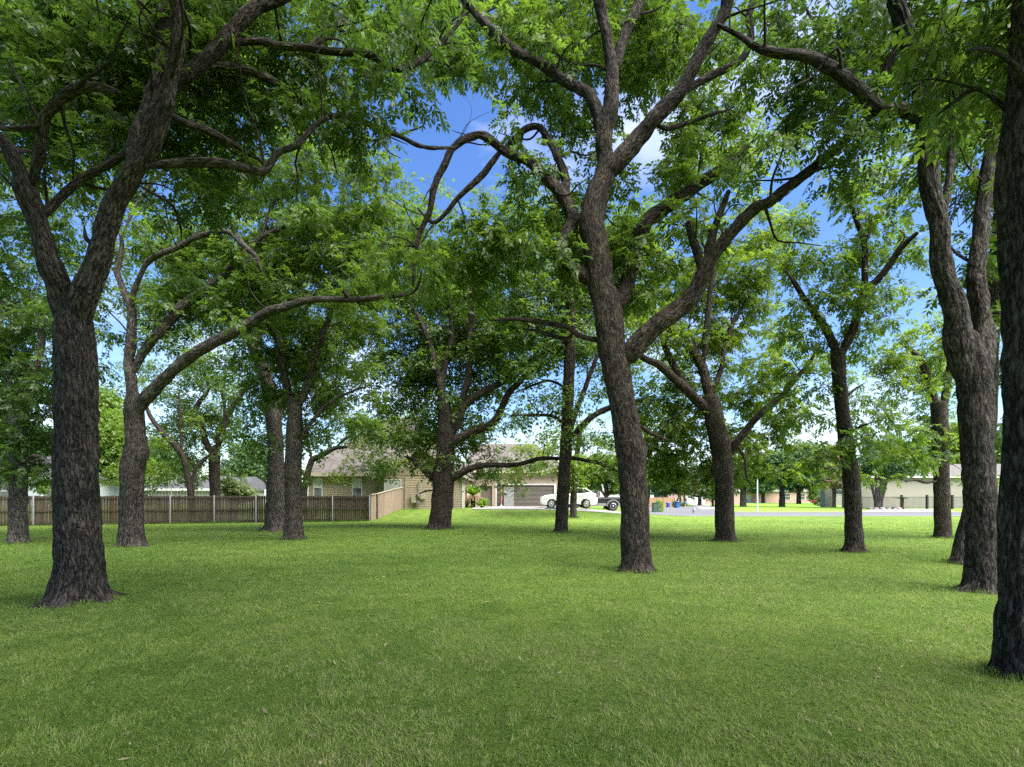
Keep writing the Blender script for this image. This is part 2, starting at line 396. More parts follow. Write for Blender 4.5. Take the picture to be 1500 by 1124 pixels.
# ------------------------------------------------------------------ the trees of the photograph: limbs as (depth offset start, end, [(px, py, radius px)...])
TREES = {
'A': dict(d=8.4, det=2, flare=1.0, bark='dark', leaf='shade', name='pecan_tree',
  label='thick dark forked pecan tree on flared roots in the left foreground',
  burls=[(155,596,.0,11,13),(78,642,.0,14,8)],
  limbs=[(0,0,[(113,884,42),(115,860,40),(118,830,38),(115,780,36),(112,700,35),(112,640,33),(112,580,33),(110,520,33),(109,490,31),(109,465,26),(110,442,16),(111,425,6)]),
   (0,-.5,[(112,490,26),(124,440,28),(137,410,27),(150,355,25),(164,299,24),(187,261,23),(209,239,18),(224,217,15),(235,183,14),(245,149,14),(248,112,14),(256,75,14),(258,37,14),(256,0,14),(250,-50,12),(240,-110,9)]),
   (0,-.7,[(104,490,24),(88,440,24),(78,403,24),(67,366,20),(56,325,19),(41,280,21),(30,250,14),(10,212,11),(-20,190,9),(-60,150,7)]),
   (-.5,-1.0,[(48,268,13),(56,232,12),(62,194,11),(67,172,12),(93,146,13),(120,131,13),(150,128,8),(172,135,5)]),
   (-.5,-.9,[(67,180,7),(40,188,6),(0,187,5),(-40,180,4)]),
   (.2,.9,[(187,265,17),(200,205,17),(215,170,17),(230,120,15),(240,60,15),(238,0,14),(230,-60,10)]),
   (.2,.6,[(205,200,15),(240,140,16),(262,118,16),(291,97,17),(325,63,18),(351,34,17),(375,15,16),(420,-8,15),(470,-40,12)]),
   (-.3,.2,[(50,322,9),(66,312,10),(84,292,10),(105,273,10),(125,258,9),(157,243,9),(185,225,8)]),
   (0,.2,[(215,245,9),(240,241,9),(269,239,9),(317,239,9),(350,246,8),(375,252,8),(390,250,8),(409,224,7),(435,213,7),(461,183,6),(480,172,5)]),
   (.4,1.2,[(245,165,7),(270,180,7),(299,190,7),(336,209,6),(360,222,4),(385,240,3)]),
   (.6,1.2,[(325,66,9),(350,62,8),(386,60,8),(409,67,8),(450,71,8),(483,76,8),(539,79,8),(562,93,8),(584,101,7),(614,90,7),(636,71,6),(663,45,5),(680,20,4)]),
   (.9,3.4,[(300,95,9),(335,97,8),(375,108,8),(412,127,8),(450,155,7),(487,171,7),(521,172,6),(543,183,6),(584,198,5),(618,215,4),(655,217,3),(672,214,2)]),
   (1.6,2.4,[(450,72,5),(470,50,5),(500,30,5),(520,0,4),(530,-40,3)]),
   (.2,.0,[(150,356,5),(128,352,4),(122,330,3)]),
   (.2,1.2,[(200,270,3),(228,285,3),(252,300,2.5),(264,330,2.5),(266,350,2)])]),
'B': dict(d=17.7, det=2, flare=.7, bark='mid', leaf='green',
  label='grey barked pecan with a burl and a long limb arching right over the fence',
  burls=[(219,666,0,11,9),(180,640,0,8,3)],
  limbs=[(0,0,[(194,802,21),(193,780,20),(192,740,18),(194,690,19),(200,650,17),(197,620,15),(196,600,15),(195,580,11),(194,562,6)]),
   (0,1,[(195,590,12),(191,560,11),(191,511,10),(192,470,9),(190,445,8),(178,422,6),(171,400,6),(176,380,5),(178,350,4),(170,310,3)]),
   (0,-.5,[(191,460,6),(196,430,6),(205,405,5),(220,381,6),(261,360,6),(299,344,5),(336,340,5),(359,362,5),(375,377,4),(385,400,2.5)]),
   (0,.8,[(196,545,10),(210,515,10),(231,489,10),(267,449,10),(311,418,9),(329,404,9),(350,380,6),(380,350,5),(420,330,3.5)]),
   (0,-2.0,[(200,610,11),(214,587,13),(240,556,12),(276,525,11),(320,498,11),(375,467,10),(395,456,9),(415,450,8),(455,441,6.5),(515,440,5.5),(563,435,4.5),(603,430,3.2),(614,415,2.4),(618,395,1.4)]),
   (-1.6,-1.6,[(515,440,4),(505,430,4),(500,420,3)]),
   (1,2.0,[(178,352,4),(200,300,4),(240,250,3.5),(300,200,3),(350,150,2.5)]),
   (.3,1.5,[(380,352,4),(400,300,4),(430,260,3.5),(450,235,3),(458,180,2.5)])]),
'F': dict(d=11.8, det=2, flare=.45, bark='brown', leaf='green',
  label='large leaning pecan mid lawn with crooked limbs and two broken stubs',
  burls=[(952,660,.0,8,12),(925,650,-.4,20,5)],
  limbs=[(0,0,[(932,838,23),(932,815,22),(931,790,21.5),(930,740,20.5),(926,690,20.5),(922,650,20.5),(913,600,19),(904,550,20),(896,510,21),(892,472,21),(888,440,20),(881,420,19),(876,373,19),(867,332,19),(873,291,17),(887,254,15),(888,230,13)]),
   (-.0,-1.6,[(900,530,16),(924,516,19),(945,494,18),(990,460,17),(1020,424,15),(1040,385,13),(1060,355,11),(1100,310,10),(1125,299,9.5),(1150,280,9),(1175,262,8.5),(1200,240,8.5),(1230,213,8),(1250,190,7.5),(1278,160,8),(1290,120,6.5),(1312,75,6),(1342,45,5),(1360,20,3)]),
   (-.3,-.6,[(1030,402,9),(1024,380,9),(1014,350,8),(1008,325,7)]),
   (-.4,-.1,[(1034,385,9),(1040,360,8),(1049,329,7),(1058,305,6),(1067,281,4)]),
   (0,-.3,[(886,250,15),(887,215,15),(889,185,15),(894,157,14),(897,123,12),(899,100,11),(890,56,11),(882,25,11),(877,0,11),(868,-50,9),(850,-110,6)]),
   (0,.1,[(898,112,8),(906,85,9),(916,48,9),(929,19,9),(940,-10,9),(960,-70,6)]),
   (0,-.9,[(884,262,15),(900,243,17),(929,209,16),(945,190,15),(959,172,15),(993,138,13),(1008,112,12),(1034,63,11),(1060,19,10),(1068,-8,10),(1085,-60,7)]),
   (-.6,-.2,[(1000,135,9),(1020,122,8),(1045,108,8),(1082,90,7),(1099,60,6.5),(1097,22,6.5),(1105,-4,6),(1120,-50,4)]),
   (-.4,.2,[(955,180,5),(975,188,5),(996,183,5),(1041,168,4),(1070,160,3)]),
   (0,.3,[(885,210,10),(877,183,12),(866,149,12),(855,134,12),(825,116,12),(795,93,11),(761,78,10),(750,70,10),(722,45,10),(696,15,9),(675,-10,8),(640,-50,6)]),
   (0,1.0,[(884,420,15),(862,405,15),(832,389,13),(822,370,12),(829,344,12),(836,318,12),(825,291,12),(802,261,11),(780,239,10),(750,226,10),(734,218,9),(700,198,8),(663,217,7.5),(651,243,6.8),(636,276,6),(629,310,5.2),(614,347,4.4),(607,388,3.4),(605,420,2)]),
   (.7,1.2,[(734,221,7),(712,248,6.5),(692,269,6),(670,292,5),(651,314,4.5),(633,325,4),(612,305,3)]),
   (.5,1.0,[(836,318,8),(830,285,8),(828,258,8),(816,228,7),(806,209,7),(790,187,6.5),(770,189,6.5),(750,208,6),(735,222,5)]),
   (.3,1.2,[(896,455,13),(908,440,13),(918,415,13),(933,373,13),(944,329,13),(974,306,13),(1019,273,12),(1049,254,11),(1079,232,9),(1095,215,5)]),
   (.2,1.2,[(885,500,6),(874,498,5),(850,492,5),(830,480,5),(790,472,5),(750,468,4),(720,470,3)]),
   (.4,1.6,[(840,487,4),(830,496,4),(810,492,4),(790,486,3.5),(766,482,3)]),
   (.2,.9,[(932,620,4),(948,632,4),(965,640,3),(990,650,2)])]),
'C': dict(d=20.6, flare=.6, bark='mid', leaf='green', label='dark rough trunk growing close in front of its grey twin near the fence',
  limbs=[(0,0,[(430,791,14),(430,770,14),(430,740,13),(429,690,13),(431,640,12),(432,600,11),(431,585,10)]),
   (0,.6,[(431,600,8),(424,575,8),(415,548,8),(407,504,7),(396,475,6),(392,440,5),(400,400,4)]),
   (0,-.6,[(432,600,7),(445,582,7),(455,548,7),(464,512,7),(480,470,6),(500,430,5),(510,380,3)]),
   (0,-.5,[(433,655,4),(448,632,4),(470,600,3.5),(500,580,3),(540,565,2.5)])]),
'T': dict(d=25.5, flare=.7, bark='grey', leaf='green', label='grey trunked pecan leaning left half hidden behind a darker trunk by the fence', node='',
  limbs=[(0,0,[(402,779,16),(403,760,15),(404,730,14),(404,690,13),(403,640,12),(398,600,11),(391,560,10),(379,525,9),(366,495,8),(358,470,6),(352,440,5)]),
   (0,1,[(404,640,7),(412,600,6),(425,560,5),(440,520,4),(470,480,3)]),
   (0,1,[(378,525,5),(385,480,4),(400,430,4),(410,380,3)])]),
'D': dict(d=27.0, flare=.55, bark='brown', leaf='green', label='spreading pecan on the lawn before the house with one low limb reaching right',
  limbs=[(0,0,[(643,776,17),(645,755,16),(648,730,15),(650,700,16),(652,670,14),(654,640,13),(652,610,11),(650,590,10)]),
   (0,-.5,[(652,620,8),(650,590,8),(645,560,7),(637,535,6),(628,500,5),(615,470,4),(600,440,3)]),
   (0,1,[(655,650,7),(668,622,7),(679,600,7),(693,583,6.5),(711,572,6.5),(750,548,6),(780,528,5),(806,515,4),(840,508,3)]),
   (.2,-1,[(657,660,7),(667,646,8),(695,632,7.5),(715,625,7.5),(727,614,7),(739,588,6),(752,568,5.5),(775,545,5),(800,532,4)]),
   (0,.6,[(658,640,6),(670,622,6.5),(676,592,6),(685,552,6),(688,500,5),(690,440,4.5),(700,390,3)]),
   (0,.5,[(652,600,6),(648,560,6),(655,520,5),(662,480,4.5),(655,430,4)]),
   (0,-2.5,[(655,708,8),(664,700,7),(691,686,6),(719,681,5),(750,682,4.4),(770,678,4.2),(789,672,4),(810,671,3.8),(835,672,3.6),(856,674,3.3),(877,679,3),(898,687,2.4),(915,700,1.5)]),
   (0,1.2,[(648,712,7),(632,697,7),(618,684,5.5),(605,674,4),(590,668,2)]),
   (-1,-.5,[(640,718,2.2),(622,720,1.6),(607,728,1)])]),
'E': dict(d=24.5, flare=.35, bark='brown', leaf='green', label='slender straight pecan standing in front of the white car',
  limbs=[(0,0,[(822,781,10),(823,760,9.5),(825,720,9.3),(828,670,9),(831,620,9),(833,560,8.5),(835,510,8),(838,450,6.5),(842,390,5),(845,340,3.5)]),
   (0,.5,[(836,642,5),(845,632,5.5),(858,619,5.5),(872,608,5.5),(888,600,5.5),(915,590,4),(940,588,3),(985,600,2)]),
   (.2,.8,[(838,630,4.5),(843,605,4.5),(850,585,4.5),(858,564,4.5),(866,545,4),(876,520,3.5),(890,490,2.5)]),
   (0,-.8,[(827,622,3),(815,612,3),(800,608,3),(775,608,2.8),(750,608,2.5)]),
   (0,1,[(832,578,2.5),(822,564,2.5),(805,558,2.5),(790,561,2.4),(750,577,2)]),
   (0,-.6,[(838,450,4),(820,420,3.5),(800,395,3)]),
   (0,.6,[(841,405,3.5),(860,380,3),(880,350,2.5)])]),
'e': dict(d=37.5, flare=.25, bark='brown', leaf='bright', label='thin young tree with a bare lower trunk right beside the white car',
  limbs=[(0,0,[(840,759,5.5),(840,740,5),(841,715,4.6),(843,690,4.3),(846,660,3.8),(850,630,3)]),
   (0,.6,[(843,695,2.5),(852,682,2.5),(866,668,2)]),(0,.6,[(842,700,2.2),(830,690,2),(815,676,1.6)])]),
'G': dict(d=19.6, flare=.5, bark='brown', leaf='bright', label='forked pecan right of the middle with dark burls and a limb bending right',
  burls=[(1042,690,0,8,9),(1078,690,0,7,4),(1060,648,-.3,12,4)],
  limbs=[(0,0,[(1063,794,17),(1062,770,15),(1061,740,14),(1061,700,14),(1056,660,15),(1049,625,15),(1044,600,14),(1040,580,12)]),
   (0,-.8,[(1046,612,11),(1030,592,10),(1010,574,9.5),(990,556,8.5),(966,536,7.5),(942,524,6),(925,500,4.5)]),
   (0,.8,[(1043,600,9),(1037,570,9.5),(1030,544,9),(1018,518,8),(1006,500,7),(982,480,5.5),(960,460,4)]),
   (.2,1.2,[(1012,580,7),(1000,556,7),(986,532,6.5),(974,504,5.5),(968,470,4)]),
   (0,.4,[(1030,540,6),(1032,505,6),(1035,470,5.5),(1040,430,5),(1048,390,4),(1060,350,3)]),
   (0,-.9,[(1064,672,7),(1075,655,7.5),(1090,636,7),(1103,618,6.5),(1120,601,6),(1145,580,5),(1168,553,4.5),(1187,528,3.5),(1200,500,2.5)]),
   (.2,.8,[(1041,580,5),(1055,545,5),(1062,510,4.5),(1075,470,4),(1100,430,3)]),
   (-.4,-1,[(1078,650,3.5),(1090,670,3),(1093,695,2.4),(1100,712,1.6)])]),
'H': dict(d=15.9, flare=.85, bark='brown', leaf='green', label='single curved pecan with a narrow forked crown left of the big right hand trunks',
  limbs=[(0,0,[(1250,809,15),(1251,790,14.5),(1250,760,13.5),(1248,710,13),(1241,660,12),(1235,610,11),(1230,565,11),(1228,530,11),(1226,512,10)]),
   (0,.7,[(1228,528,9),(1221,505,9),(1208,478,8),(1195,460,7),(1178,438,6),(1163,412,5),(1150,395,3)]),
   (0,-.3,[(1229,530,9),(1238,505,8.5),(1253,469,8),(1264,432,7.5),(1267,403,7),(1265,355,6),(1252,317,5),(1237,265,4.5),(1222,250,3)]),
   (-.2,.4,[(1266,360,4.5),(1276,335,4),(1286,321,3.5),(1300,300,3),(1310,270,2)]),
   (-.2,-1,[(1262,440,6),(1276,420,6.5),(1293,403,6.5),(1308,382,6),(1319,366,6),(1331,352,5),(1343,341,3.5)]),
   (0,.8,[(1233,590,3.5),(1250,572,2.5),(1268,560,1.4)]),(0,-.6,[(1236,640,3.5),(1256,627,2.4),(1280,618,1.2)])]),
'I': dict(d=21.25, flare=.25, bark='brown', leaf='bright', label='shorter pecan with a drooping pale branch between the curved trunk and the big right trunks',
  limbs=[(0,0,[(1381,789,14),(1381,770,13.5),(1380,740,13),(1379,690,12.5),(1378,640,13.5),(1376,610,13),(1374,590,12)]),
   (0,.7,[(1375,610,9),(1366,575,9),(1354,545,8),(1342,520,6),(1325,505,4)]),
   (0,.3,[(1378,610,9),(1386,580,8.5),(1390,555,8),(1393,520,7),(1396,480,5)]),
   (0,-1.5,[(1374,705,3),(1356,707,2.6),(1340,703,2.3),(1325,706,1.8)]),
   (0,-.8,[(1370,640,4),(1350,630,3),(1325,640,2.4)])]),
'J': dict(d=13.1, flare=.9, bark='dark', leaf='shade', label='trunk with spreading roots mostly hidden behind the wide right hand trunk',
  limbs=[(0,0,[(1411,826,20),(1413,805,18),(1420,770,17),(1430,730,17),(1438,690,16),(1444,640,15),(1448,580,14),(1452,500,12),(1457,420,10),(1460,340,8),(1465,260,6),(1468,180,3.5)]),
   (0,.6,[(1450,540,9),(1440,480,8),(1442,400,7),(1436,330,5),(1440,260,3)]),(0,1,[(1452,500,8),(1475,440,7),(1500,380,6),(1530,330,3)])]),
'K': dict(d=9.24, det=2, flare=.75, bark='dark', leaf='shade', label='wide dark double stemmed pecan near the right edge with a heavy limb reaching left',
  limbs=[(0,0,[(1437,868,27),(1438,845,26),(1438,800,25),(1436,740,25),(1433,680,26),(1430,620,27),(1428,565,27),(1426,535,25),(1422,508,19),(1420,486,9)]),
   (0,-.2,[(1420,575,26),(1409,515,28),(1398,465,26),(1387,420,23),(1374,360,21),(1366,300,20),(1358,230,21),(1354,170,22),(1348,110,20),(1330,50,18),(1312,0,17),(1300,-50,15),(1290,-110,11)]),
   (.2,.7,[(1434,580,23),(1441,520,24),(1438,480,20),(1430,420,19),(1434,350,16),(1440,300,15),(1452,224,13),(1456,150,12),(1460,60,11),(1462,-20,9)]),
   (.1,.5,[(1380,330,9),(1386,290,8),(1392,240,7.5),(1396,200,7.5),(1405,160,7),(1413,120,5),(1430,70,4)]),
   (-.1,.2,[(1354,180,16),(1325,160,17),(1293,157,17),(1267,138,16),(1237,116,15),(1211,97,14),(1181,82,12.5),(1147,78,11),(1125,74,10),(1105,67,8),(1080,50,6),(1050,35,4)]),
   (.6,1.8,[(1237,118,6),(1225,95,5.5),(1215,65,5),(1190,30,4),(1170,-10,3)]),
   (-.1,-.8,[(1352,120,6),(1375,95,5.5),(1395,70,5),(1420,40,4)])]),
'L': dict(d=4.87, det=2, flare=.3, bark='dark', leaf='near', label='nearest trunk, cut off by the right edge of the view',
  limbs=[(0,0,[(1500,992,50),(1500,950,47),(1502,900,45),(1506,800,44),(1508,680,43),(1508,500,43),(1505,350,44),(1504,243,45),(1515,131,42),(1524,0,41),(1532,-100,38),(1540,-220,30)]),
   (0,-.6,[(1520,150,12),(1500,110,9),(1470,80,7),(1440,70,5),(1410,75,3)]),
   (.2,.6,[(1490,180,8),(1462,150,6),(1430,130,5),(1395,150,3.5),(1370,170,2)])]),
'O': dict(d=19.0, flare=.55, bark='grey', leaf='shade', label='leafy low branched tree at the far left before the wooden fence',
  limbs=[(0,0,[(27,797,17),(27,775,15.5),(27,740,14.5),(27,700,14),(26,650,13),(26,615,14),(28,590,12)]),
   (0,.7,[(26,615,9),(18,580,9),(10,540,8),(2,490,6),(0,440,4)]),(0,-.5,[(28,610,9),(42,575,8.5),(55,540,8),(60,500,7),(55,450,5)]),
   (0,-.9,[(28,640,5),(50,620,4.5),(75,600,3)]),(0,-.9,[(26,680,4),(48,668,3.5),(66,670,2.5)])]),
'P': dict(d=36.5, flare=.2, bark='brown', leaf='green', label='two pronged tree standing just behind the wooden fence', group='trees in the yard behind the fence',
  limbs=[(0,0,[(315,760,9),(315,740,8.5),(315,720,8),(314,690,8.5),(314,667,9),(315,655,7)]),
   (0,.6,[(314,668,6),(305,656,6.5),(294,622,6),(286,605,5.5),(292,590,5),(302,578,4),(310,560,3)]),
   (0,-.6,[(315,668,6),(322,648,6.5),(334,609,6),(345,590,5.5),(358,572,5),(378,550,4),(395,530,2.5)]),
   (-.2,.5,[(330,620,4),(328,595,3.5),(327,573,3),(332,545,2)])]),
'Q': dict(d=34.5, flare=.2, bark='brown', leaf='bright', label='thin leaning tree behind the wooden fence next to the grey burled trunk', group='trees in the yard behind the fence',
  limbs=[(0,0,[(281,758,5),(281,735,5),(276,705,5),(269,672,5),(258,655,4.5),(240,636,4),(222,613,3.5),(212,590,2.5)]),
   (0,.5,[(268,672,3.5),(265,640,3.2),(263,600,3),(262,570,2)]),(0,.9,[(283,720,4),(285,690,4),(300,672,4),(320,660,3)])]),
'S': dict(d=38.0, flare=.2, bark='brown', leaf='bright', label='small tree leaning right behind the fence in front of the house window', group='trees in the yard behind the fence',
  limbs=[(0,0,[(443,765,5.5),(445,740,5.3),(446,720,5),(450,697,5),(457,675,5),(470,668,4.5),(490,657,3.2),(508,655,2)]),
   (0,.6,[(457,676,3.5),(452,655,3.2),(448,630,2.5)]),(0,-.5,[(490,657,2.8),(510,640,2.4),(535,628,2)])]),
}
# ------------------------------------------------------------------ how dense the leaves look, in steps of 50 photo pixels, and which tree they belong to
DENS = """99999999688778888999864577689 9
99999999688886688887777788789 9
99999999877672278447722686689 9
88888888777310167533782674588 8
77777888777511156446882255678 8
66667898667632466665562245577 7
76554775899866788895346455534 6
75457999999999999998678556424 5
75468999999999999988887665323 4
9534678888878999978877566545 33
9433567899689998867657763367 33
9423576789688863556867753466 33
9423687677889866667877775665 43
8412675453466757757967676454 62
4100221011111134112521211212 11"""
OWN1 = """AAAAAAAAAAAAAFFFFFFFFFKKKKKKLL
AAAAAAAAAAAAAFFFFFFFFFKKKKKKKL
AAAAAAAAAAAAAFFFFFFFFKKKKKKKLL
AAAAAAAAAAAFFFFFFFFFFFKKKKKKLL
AAAAAAAABBAFFFFFFFFFFFKKKKKKLL
AAAAAABBBBBBFFFFFFFFFFHHHHKKLL
AAAABBBBBBBBFFFFFFFFGGGGHHHKKL
AABBBBBBBBBFFFFFFFFFGGGHHHHKKL
OOBBBBBBBBDDDDFEEFFGGGGHHHHIKL
OOBBBBBCCCCDDDDEEEGGGGGHHHIIKK
OOBBPPPCCCCDDDDEEEGGGGGHHIIIKK
OOBBPPPCCCCDDDDEEEGGGGGHHIIIKK
OOQQPPPTCCCDDDDEEEGGGGGHHHIIKK
OOQQQPPTTSSDDDDeeEGGGGGHHHIIII
OOQQQPPTTSDDDDDeeeGGGGGHHHIIII"""
OWN2 = """AAAAAABBBBBBFFFFFFFFFFKKKKKKKK
AAAAAABBBBBBFFFFFFFFFFKKKKKKKK
AAAAABBBBBBBFFFFFFFFFFKKKKKKKK
AAAAABBBBBBBFFFFFFFFFFKKKHHHKK
AABBBBBBCCCCFFFFFFFFGGGHHHHHKK
BBBBBBCCCCCCDDDDEEFFGGGHHHHHKK
BBBBTTTTTCCDDDDDEEEGGGGHHHHIKK
BBBTTTTTCCCDDDDEEEEGGGGHHHIIKK
OOBTTTTTTCCDDDDEEEEGGGGHHHIIIK
OOBBPPTTTTDDDDDEEEEGGGGHHHIIIJ
OOBPPPTTTTTDDDDDEEEEGGGGGHIIIJ
OOBPPPPTTTTDDDDDEEEEGGGGGHIIIJ
OOQQQPPTTTSSDDDDeeeGGGGGHHHIIJ
OOQQQPPTTTSSDDDeeeeGGGGGHHHIII
OOQQQPPTTSSDDDDeeeeGGGGGHHHIII"""
RANGE = {'A':(-.1,3.4),'B':(-.4,3.2),'C':(-.6,3),'T':(-.6,3.4),'D':(-.5,4.2),'E':(-1.6,3),'e':(-1,1.5),'F':(-.3,3.8),'G':(-.4,3.2),
         'H':(-.9,1.7),'I':(-1.2,2.0),'J':(-.5,1.5),'K':(-.5,2.8),'L':(.1,1.6),'O':(-1.8,2.2),'P':(-1.5,3),'Q':(-1.2,2),'S':(-1,2)}
TKIND = {'A':'near','K':'near','L':'near','F':'mid','H':'mid','J':'mid','B':'mid','O':'mid','G':'mid','C':'mid','I':'mid','T':'far','D':'far','E':'far','e':'far','P':'far','Q':'far','S':'far'}
dens = [[int(c) for c in r.replace(' ', '')] for r in DENS.split('\n')]
own1 = OWN1.split('\n'); own2 = OWN2.split('\n')
for q in range(15): assert len(dens[q]) == 30 and len(own1[q]) == 30 and len(own2[q]) == 30, (q, len(dens[q]), len(own1[q]), len(own2[q]))
CENTS = {k: [] for k in TREES}
rsd = np.random.default_rng(3)
THICK = 1.85
def scatter(px0, px1, py0, py1, cov, key, back, share):
    t = TREES[key]; k, ll, lw, rl, ea, cr, per = KIND[TKIND[key]]
    lo, hi = RANGE[key]
    d = t['d']+(lo+hi)/2; A = (px1-px0)*(py1-py0)*(d/F)**2; grp = 5 if TKIND[key] != 'far' else 4
    n = -math.log(max(.04, 1-min(cov, .97)))*THICK*share*A/ea/per
    n = int(n/grp+rsd.random())
    for _ in range(n):
        px, py = rsd.uniform(px0, px1), rsd.uniform(py0, py1)
        u = rsd.random()
        dd = (lo+(hi-lo)*(.15+.5*u)) if not back else (lo+(hi-lo)*(.5+.6*u))
        c = at(px, py, t['d']+dd); g = 1.0 if TKIND[key] == 'far' else (.62 if TKIND[key] == 'mid' else .5)
        for _q in range(grp): CENTS[key].append(c+rsd.normal(0, 1, 3)*np.array([.50, .50, .20])*g)
for r in range(15):
    for c in range(30):
        D_ = (dens[r][c]/9.4)**1.35
        if dens[r][c] <= 1 and r < 13: continue
        y1 = r*50+50 if r < 14 else r*50+18
        scatter(c*50, c*50+50, r*50, y1, D_, own1[r][c], False, .5)
        scatter(c*50, c*50+50, r*50, y1, D_, own2[r][c], True, .55)
for r in range(-6, 0):                        # above the frame, thinner
    for c in range(-4, 34):
        k = own1[0][min(29, max(0, c))]
        if k == 'L' and r < -2: k = 'K'
        scatter(c*50, c*50+50, r*50, r*50+50, .50+.05*r, k, r % 2 == 0, .8)
for r in range(0, 14):                        # beside the frame
    for c in list(range(-6, 0))+list(range(30, 36)):
        q = min(29, max(0, c)); k = own2[r][q]
        scatter(c*50, c*50+50, r*50, r*50+50, min(.7, dens[r][q]/11), k, True, .8)
def overhead(key, c, R, cov):                 # unseen part of a near crown, added out of frame to shade the foreground
    k, ll, lw, rl, ea, cr, per = KIND[TKIND[key]]
    n = int(-math.log(1-cov)*THICK*PI*R[0]*R[1]/ea/per)
    for _ in range(n):
        u = unit(rsd.normal(0, 1, 3))*rsd.random()**.4
        p = np.array(c)+u*np.array(R)
        if p[1] < .5 or HY-(p[2]-H)*F/p[1] < -40: CENTS[key].append(p)
overhead('L', (3.8, .3, 9.6), (7.5, 5.4, 2.4), .84)
for _q in range(46):
    CENTS['J'].append(at(rsd.uniform(1420, 1530), rsd.uniform(150, 460), 13.1+rsd.uniform(.2, 1.8)))
overhead('A', (-4.5, 3.5, 11.0), (5.5, 4.0, 2.6), .70)
# ------------------------------------------------------------------ materials of built things
M = {
 'fence_dark': plain('fence_dark', (.10,.076,.055), .85, var=.55, scale=1.6, stretch=(7,7,.5), bump=.4, bscale=30, spec=.2),
 'fence_tan': plain('fence_tan', (.27,.205,.15), .85, var=.28, scale=1.6, stretch=(7,7,.5), bump=.3, bscale=30, spec=.2),
 'fence_dark_b': plain('fence_weathered', (.125,.10,.078), .88, var=.5, scale=1.9, stretch=(7,7,.4), bump=.4, bscale=30, spec=.2),
 'fence_dark_c': plain('fence_stained', (.080,.057,.040), .85, var=.5, scale=1.3, stretch=(7,7,.5), bump=.4, bscale=30, spec=.2),
 'fence_rail': plain('fence_rail', (.06,.046,.034), .85, var=.3),
 'galv': plain('galvanised', (.23,.23,.22), .5, metal=.3, var=.15),
 'siding': plain('siding', (.31,.255,.175), .75, var=.06, scale=2, spec=.2),
 'siding_light': plain('siding_light', (.37,.305,.22), .75, var=.06, scale=2, spec=.2),
 'trim': plain('trim_paint', (.42,.37,.28), .6, var=.05),
 'white': plain('white_paint', (.60,.60,.58), .5, var=.04),
 'concrete': plain('concrete', (.25,.24,.225), .85, var=.12, scale=1.2, bump=.15, bscale=60),
 'asphalt': plain('asphalt', (.105,.107,.113), .9, var=.15, scale=1.5, bump=.25, bscale=120),
 'kerb': plain('kerb', (.30,.295,.285), .85, var=.1),
 'door_brown': plain('garage_brown', (.115,.10,.083), .55, var=.07),
 'dark': plain('dark_metal', (.018,.018,.02), .5, var=.1),
 'glass': glassmat('window_glass', (.055,.065,.065)),
 'blind': plain('window_blind', (.48,.50,.42), .7, var=.1, stretch=(1,1,14), scale=4),
 'carwhite': plain('white_car_paint', (.80,.80,.80), .25, var=.01, coat=.6),
 'carblack': plain('black_car_paint', (.010,.010,.012), .35, var=.05, coat=.15, spec=.3),
 'carred': plain('red_car_paint', (.45,.015,.02), .25, var=.03, coat=.6),
 'silver': plain('silver_trim', (.24,.24,.235), .35, metal=.4, var=.05),
 'carglass': glassmat('car_glass', (.02,.03,.035)),
 'rubber': plain('rubber', (.016,.016,.017), .8, var=.1),
 'alloy': plain('alloy', (.55,.55,.55), .3, metal=.8, var=.03),
 'lampred': plain('tail_lens', (.35,.01,.01), .2, var=.02),
 'lampclear': plain('head_lens', (.5,.52,.55), .12, var=.02),
 'green_box': plain('green_enamel', (.055,.10,.07), .5, var=.1),
 'blue_bin': plain('blue_plastic', (.03,.11,.34), .45, var=.06),
 'meter': plain('meter_grey', (.36,.34,.26), .5, var=.08),
 'umbrella': plain('coral_fabric', (.40,.13,.12), .8, var=.12),
 'skin': plain('skin', (.42,.24,.16), .6, var=.05), 'hair': plain('hair', (.02,.015,.012), .7),
 'shirt': plain('maroon_shirt', (.10,.03,.045), .85), 'shorts': plain('blue_shorts', (.09,.20,.36), .85), 'shoe': plain('shoe', (.5,.5,.5), .7),
 'stone': plain('grey_stone', (.30,.29,.28), .85, var=.3, scale=2.5, stretch=(1,1,4), bump=.4, bscale=9),
 'tan_wall': plain('tan_stucco', (.31,.28,.24), .85, var=.06, scale=1),
 'greywall': plain('grey_siding', (.40,.42,.45), .75, var=.08, stretch=(1,1,9), scale=2),
 'greyroof': plain('grey_roof', (.06,.06,.068), .85, var=.2, scale=8),
 'orange_fence': plain('cedar_boards', (.23,.145,.075), .8, var=.2, stretch=(6,6,.5)),
 'iron': plain('black_iron', (.012,.012,.013), .5), 'rock': plain('garden_rock', (.30,.26,.24), .9, var=.3, bump=.5, bscale=12),
}
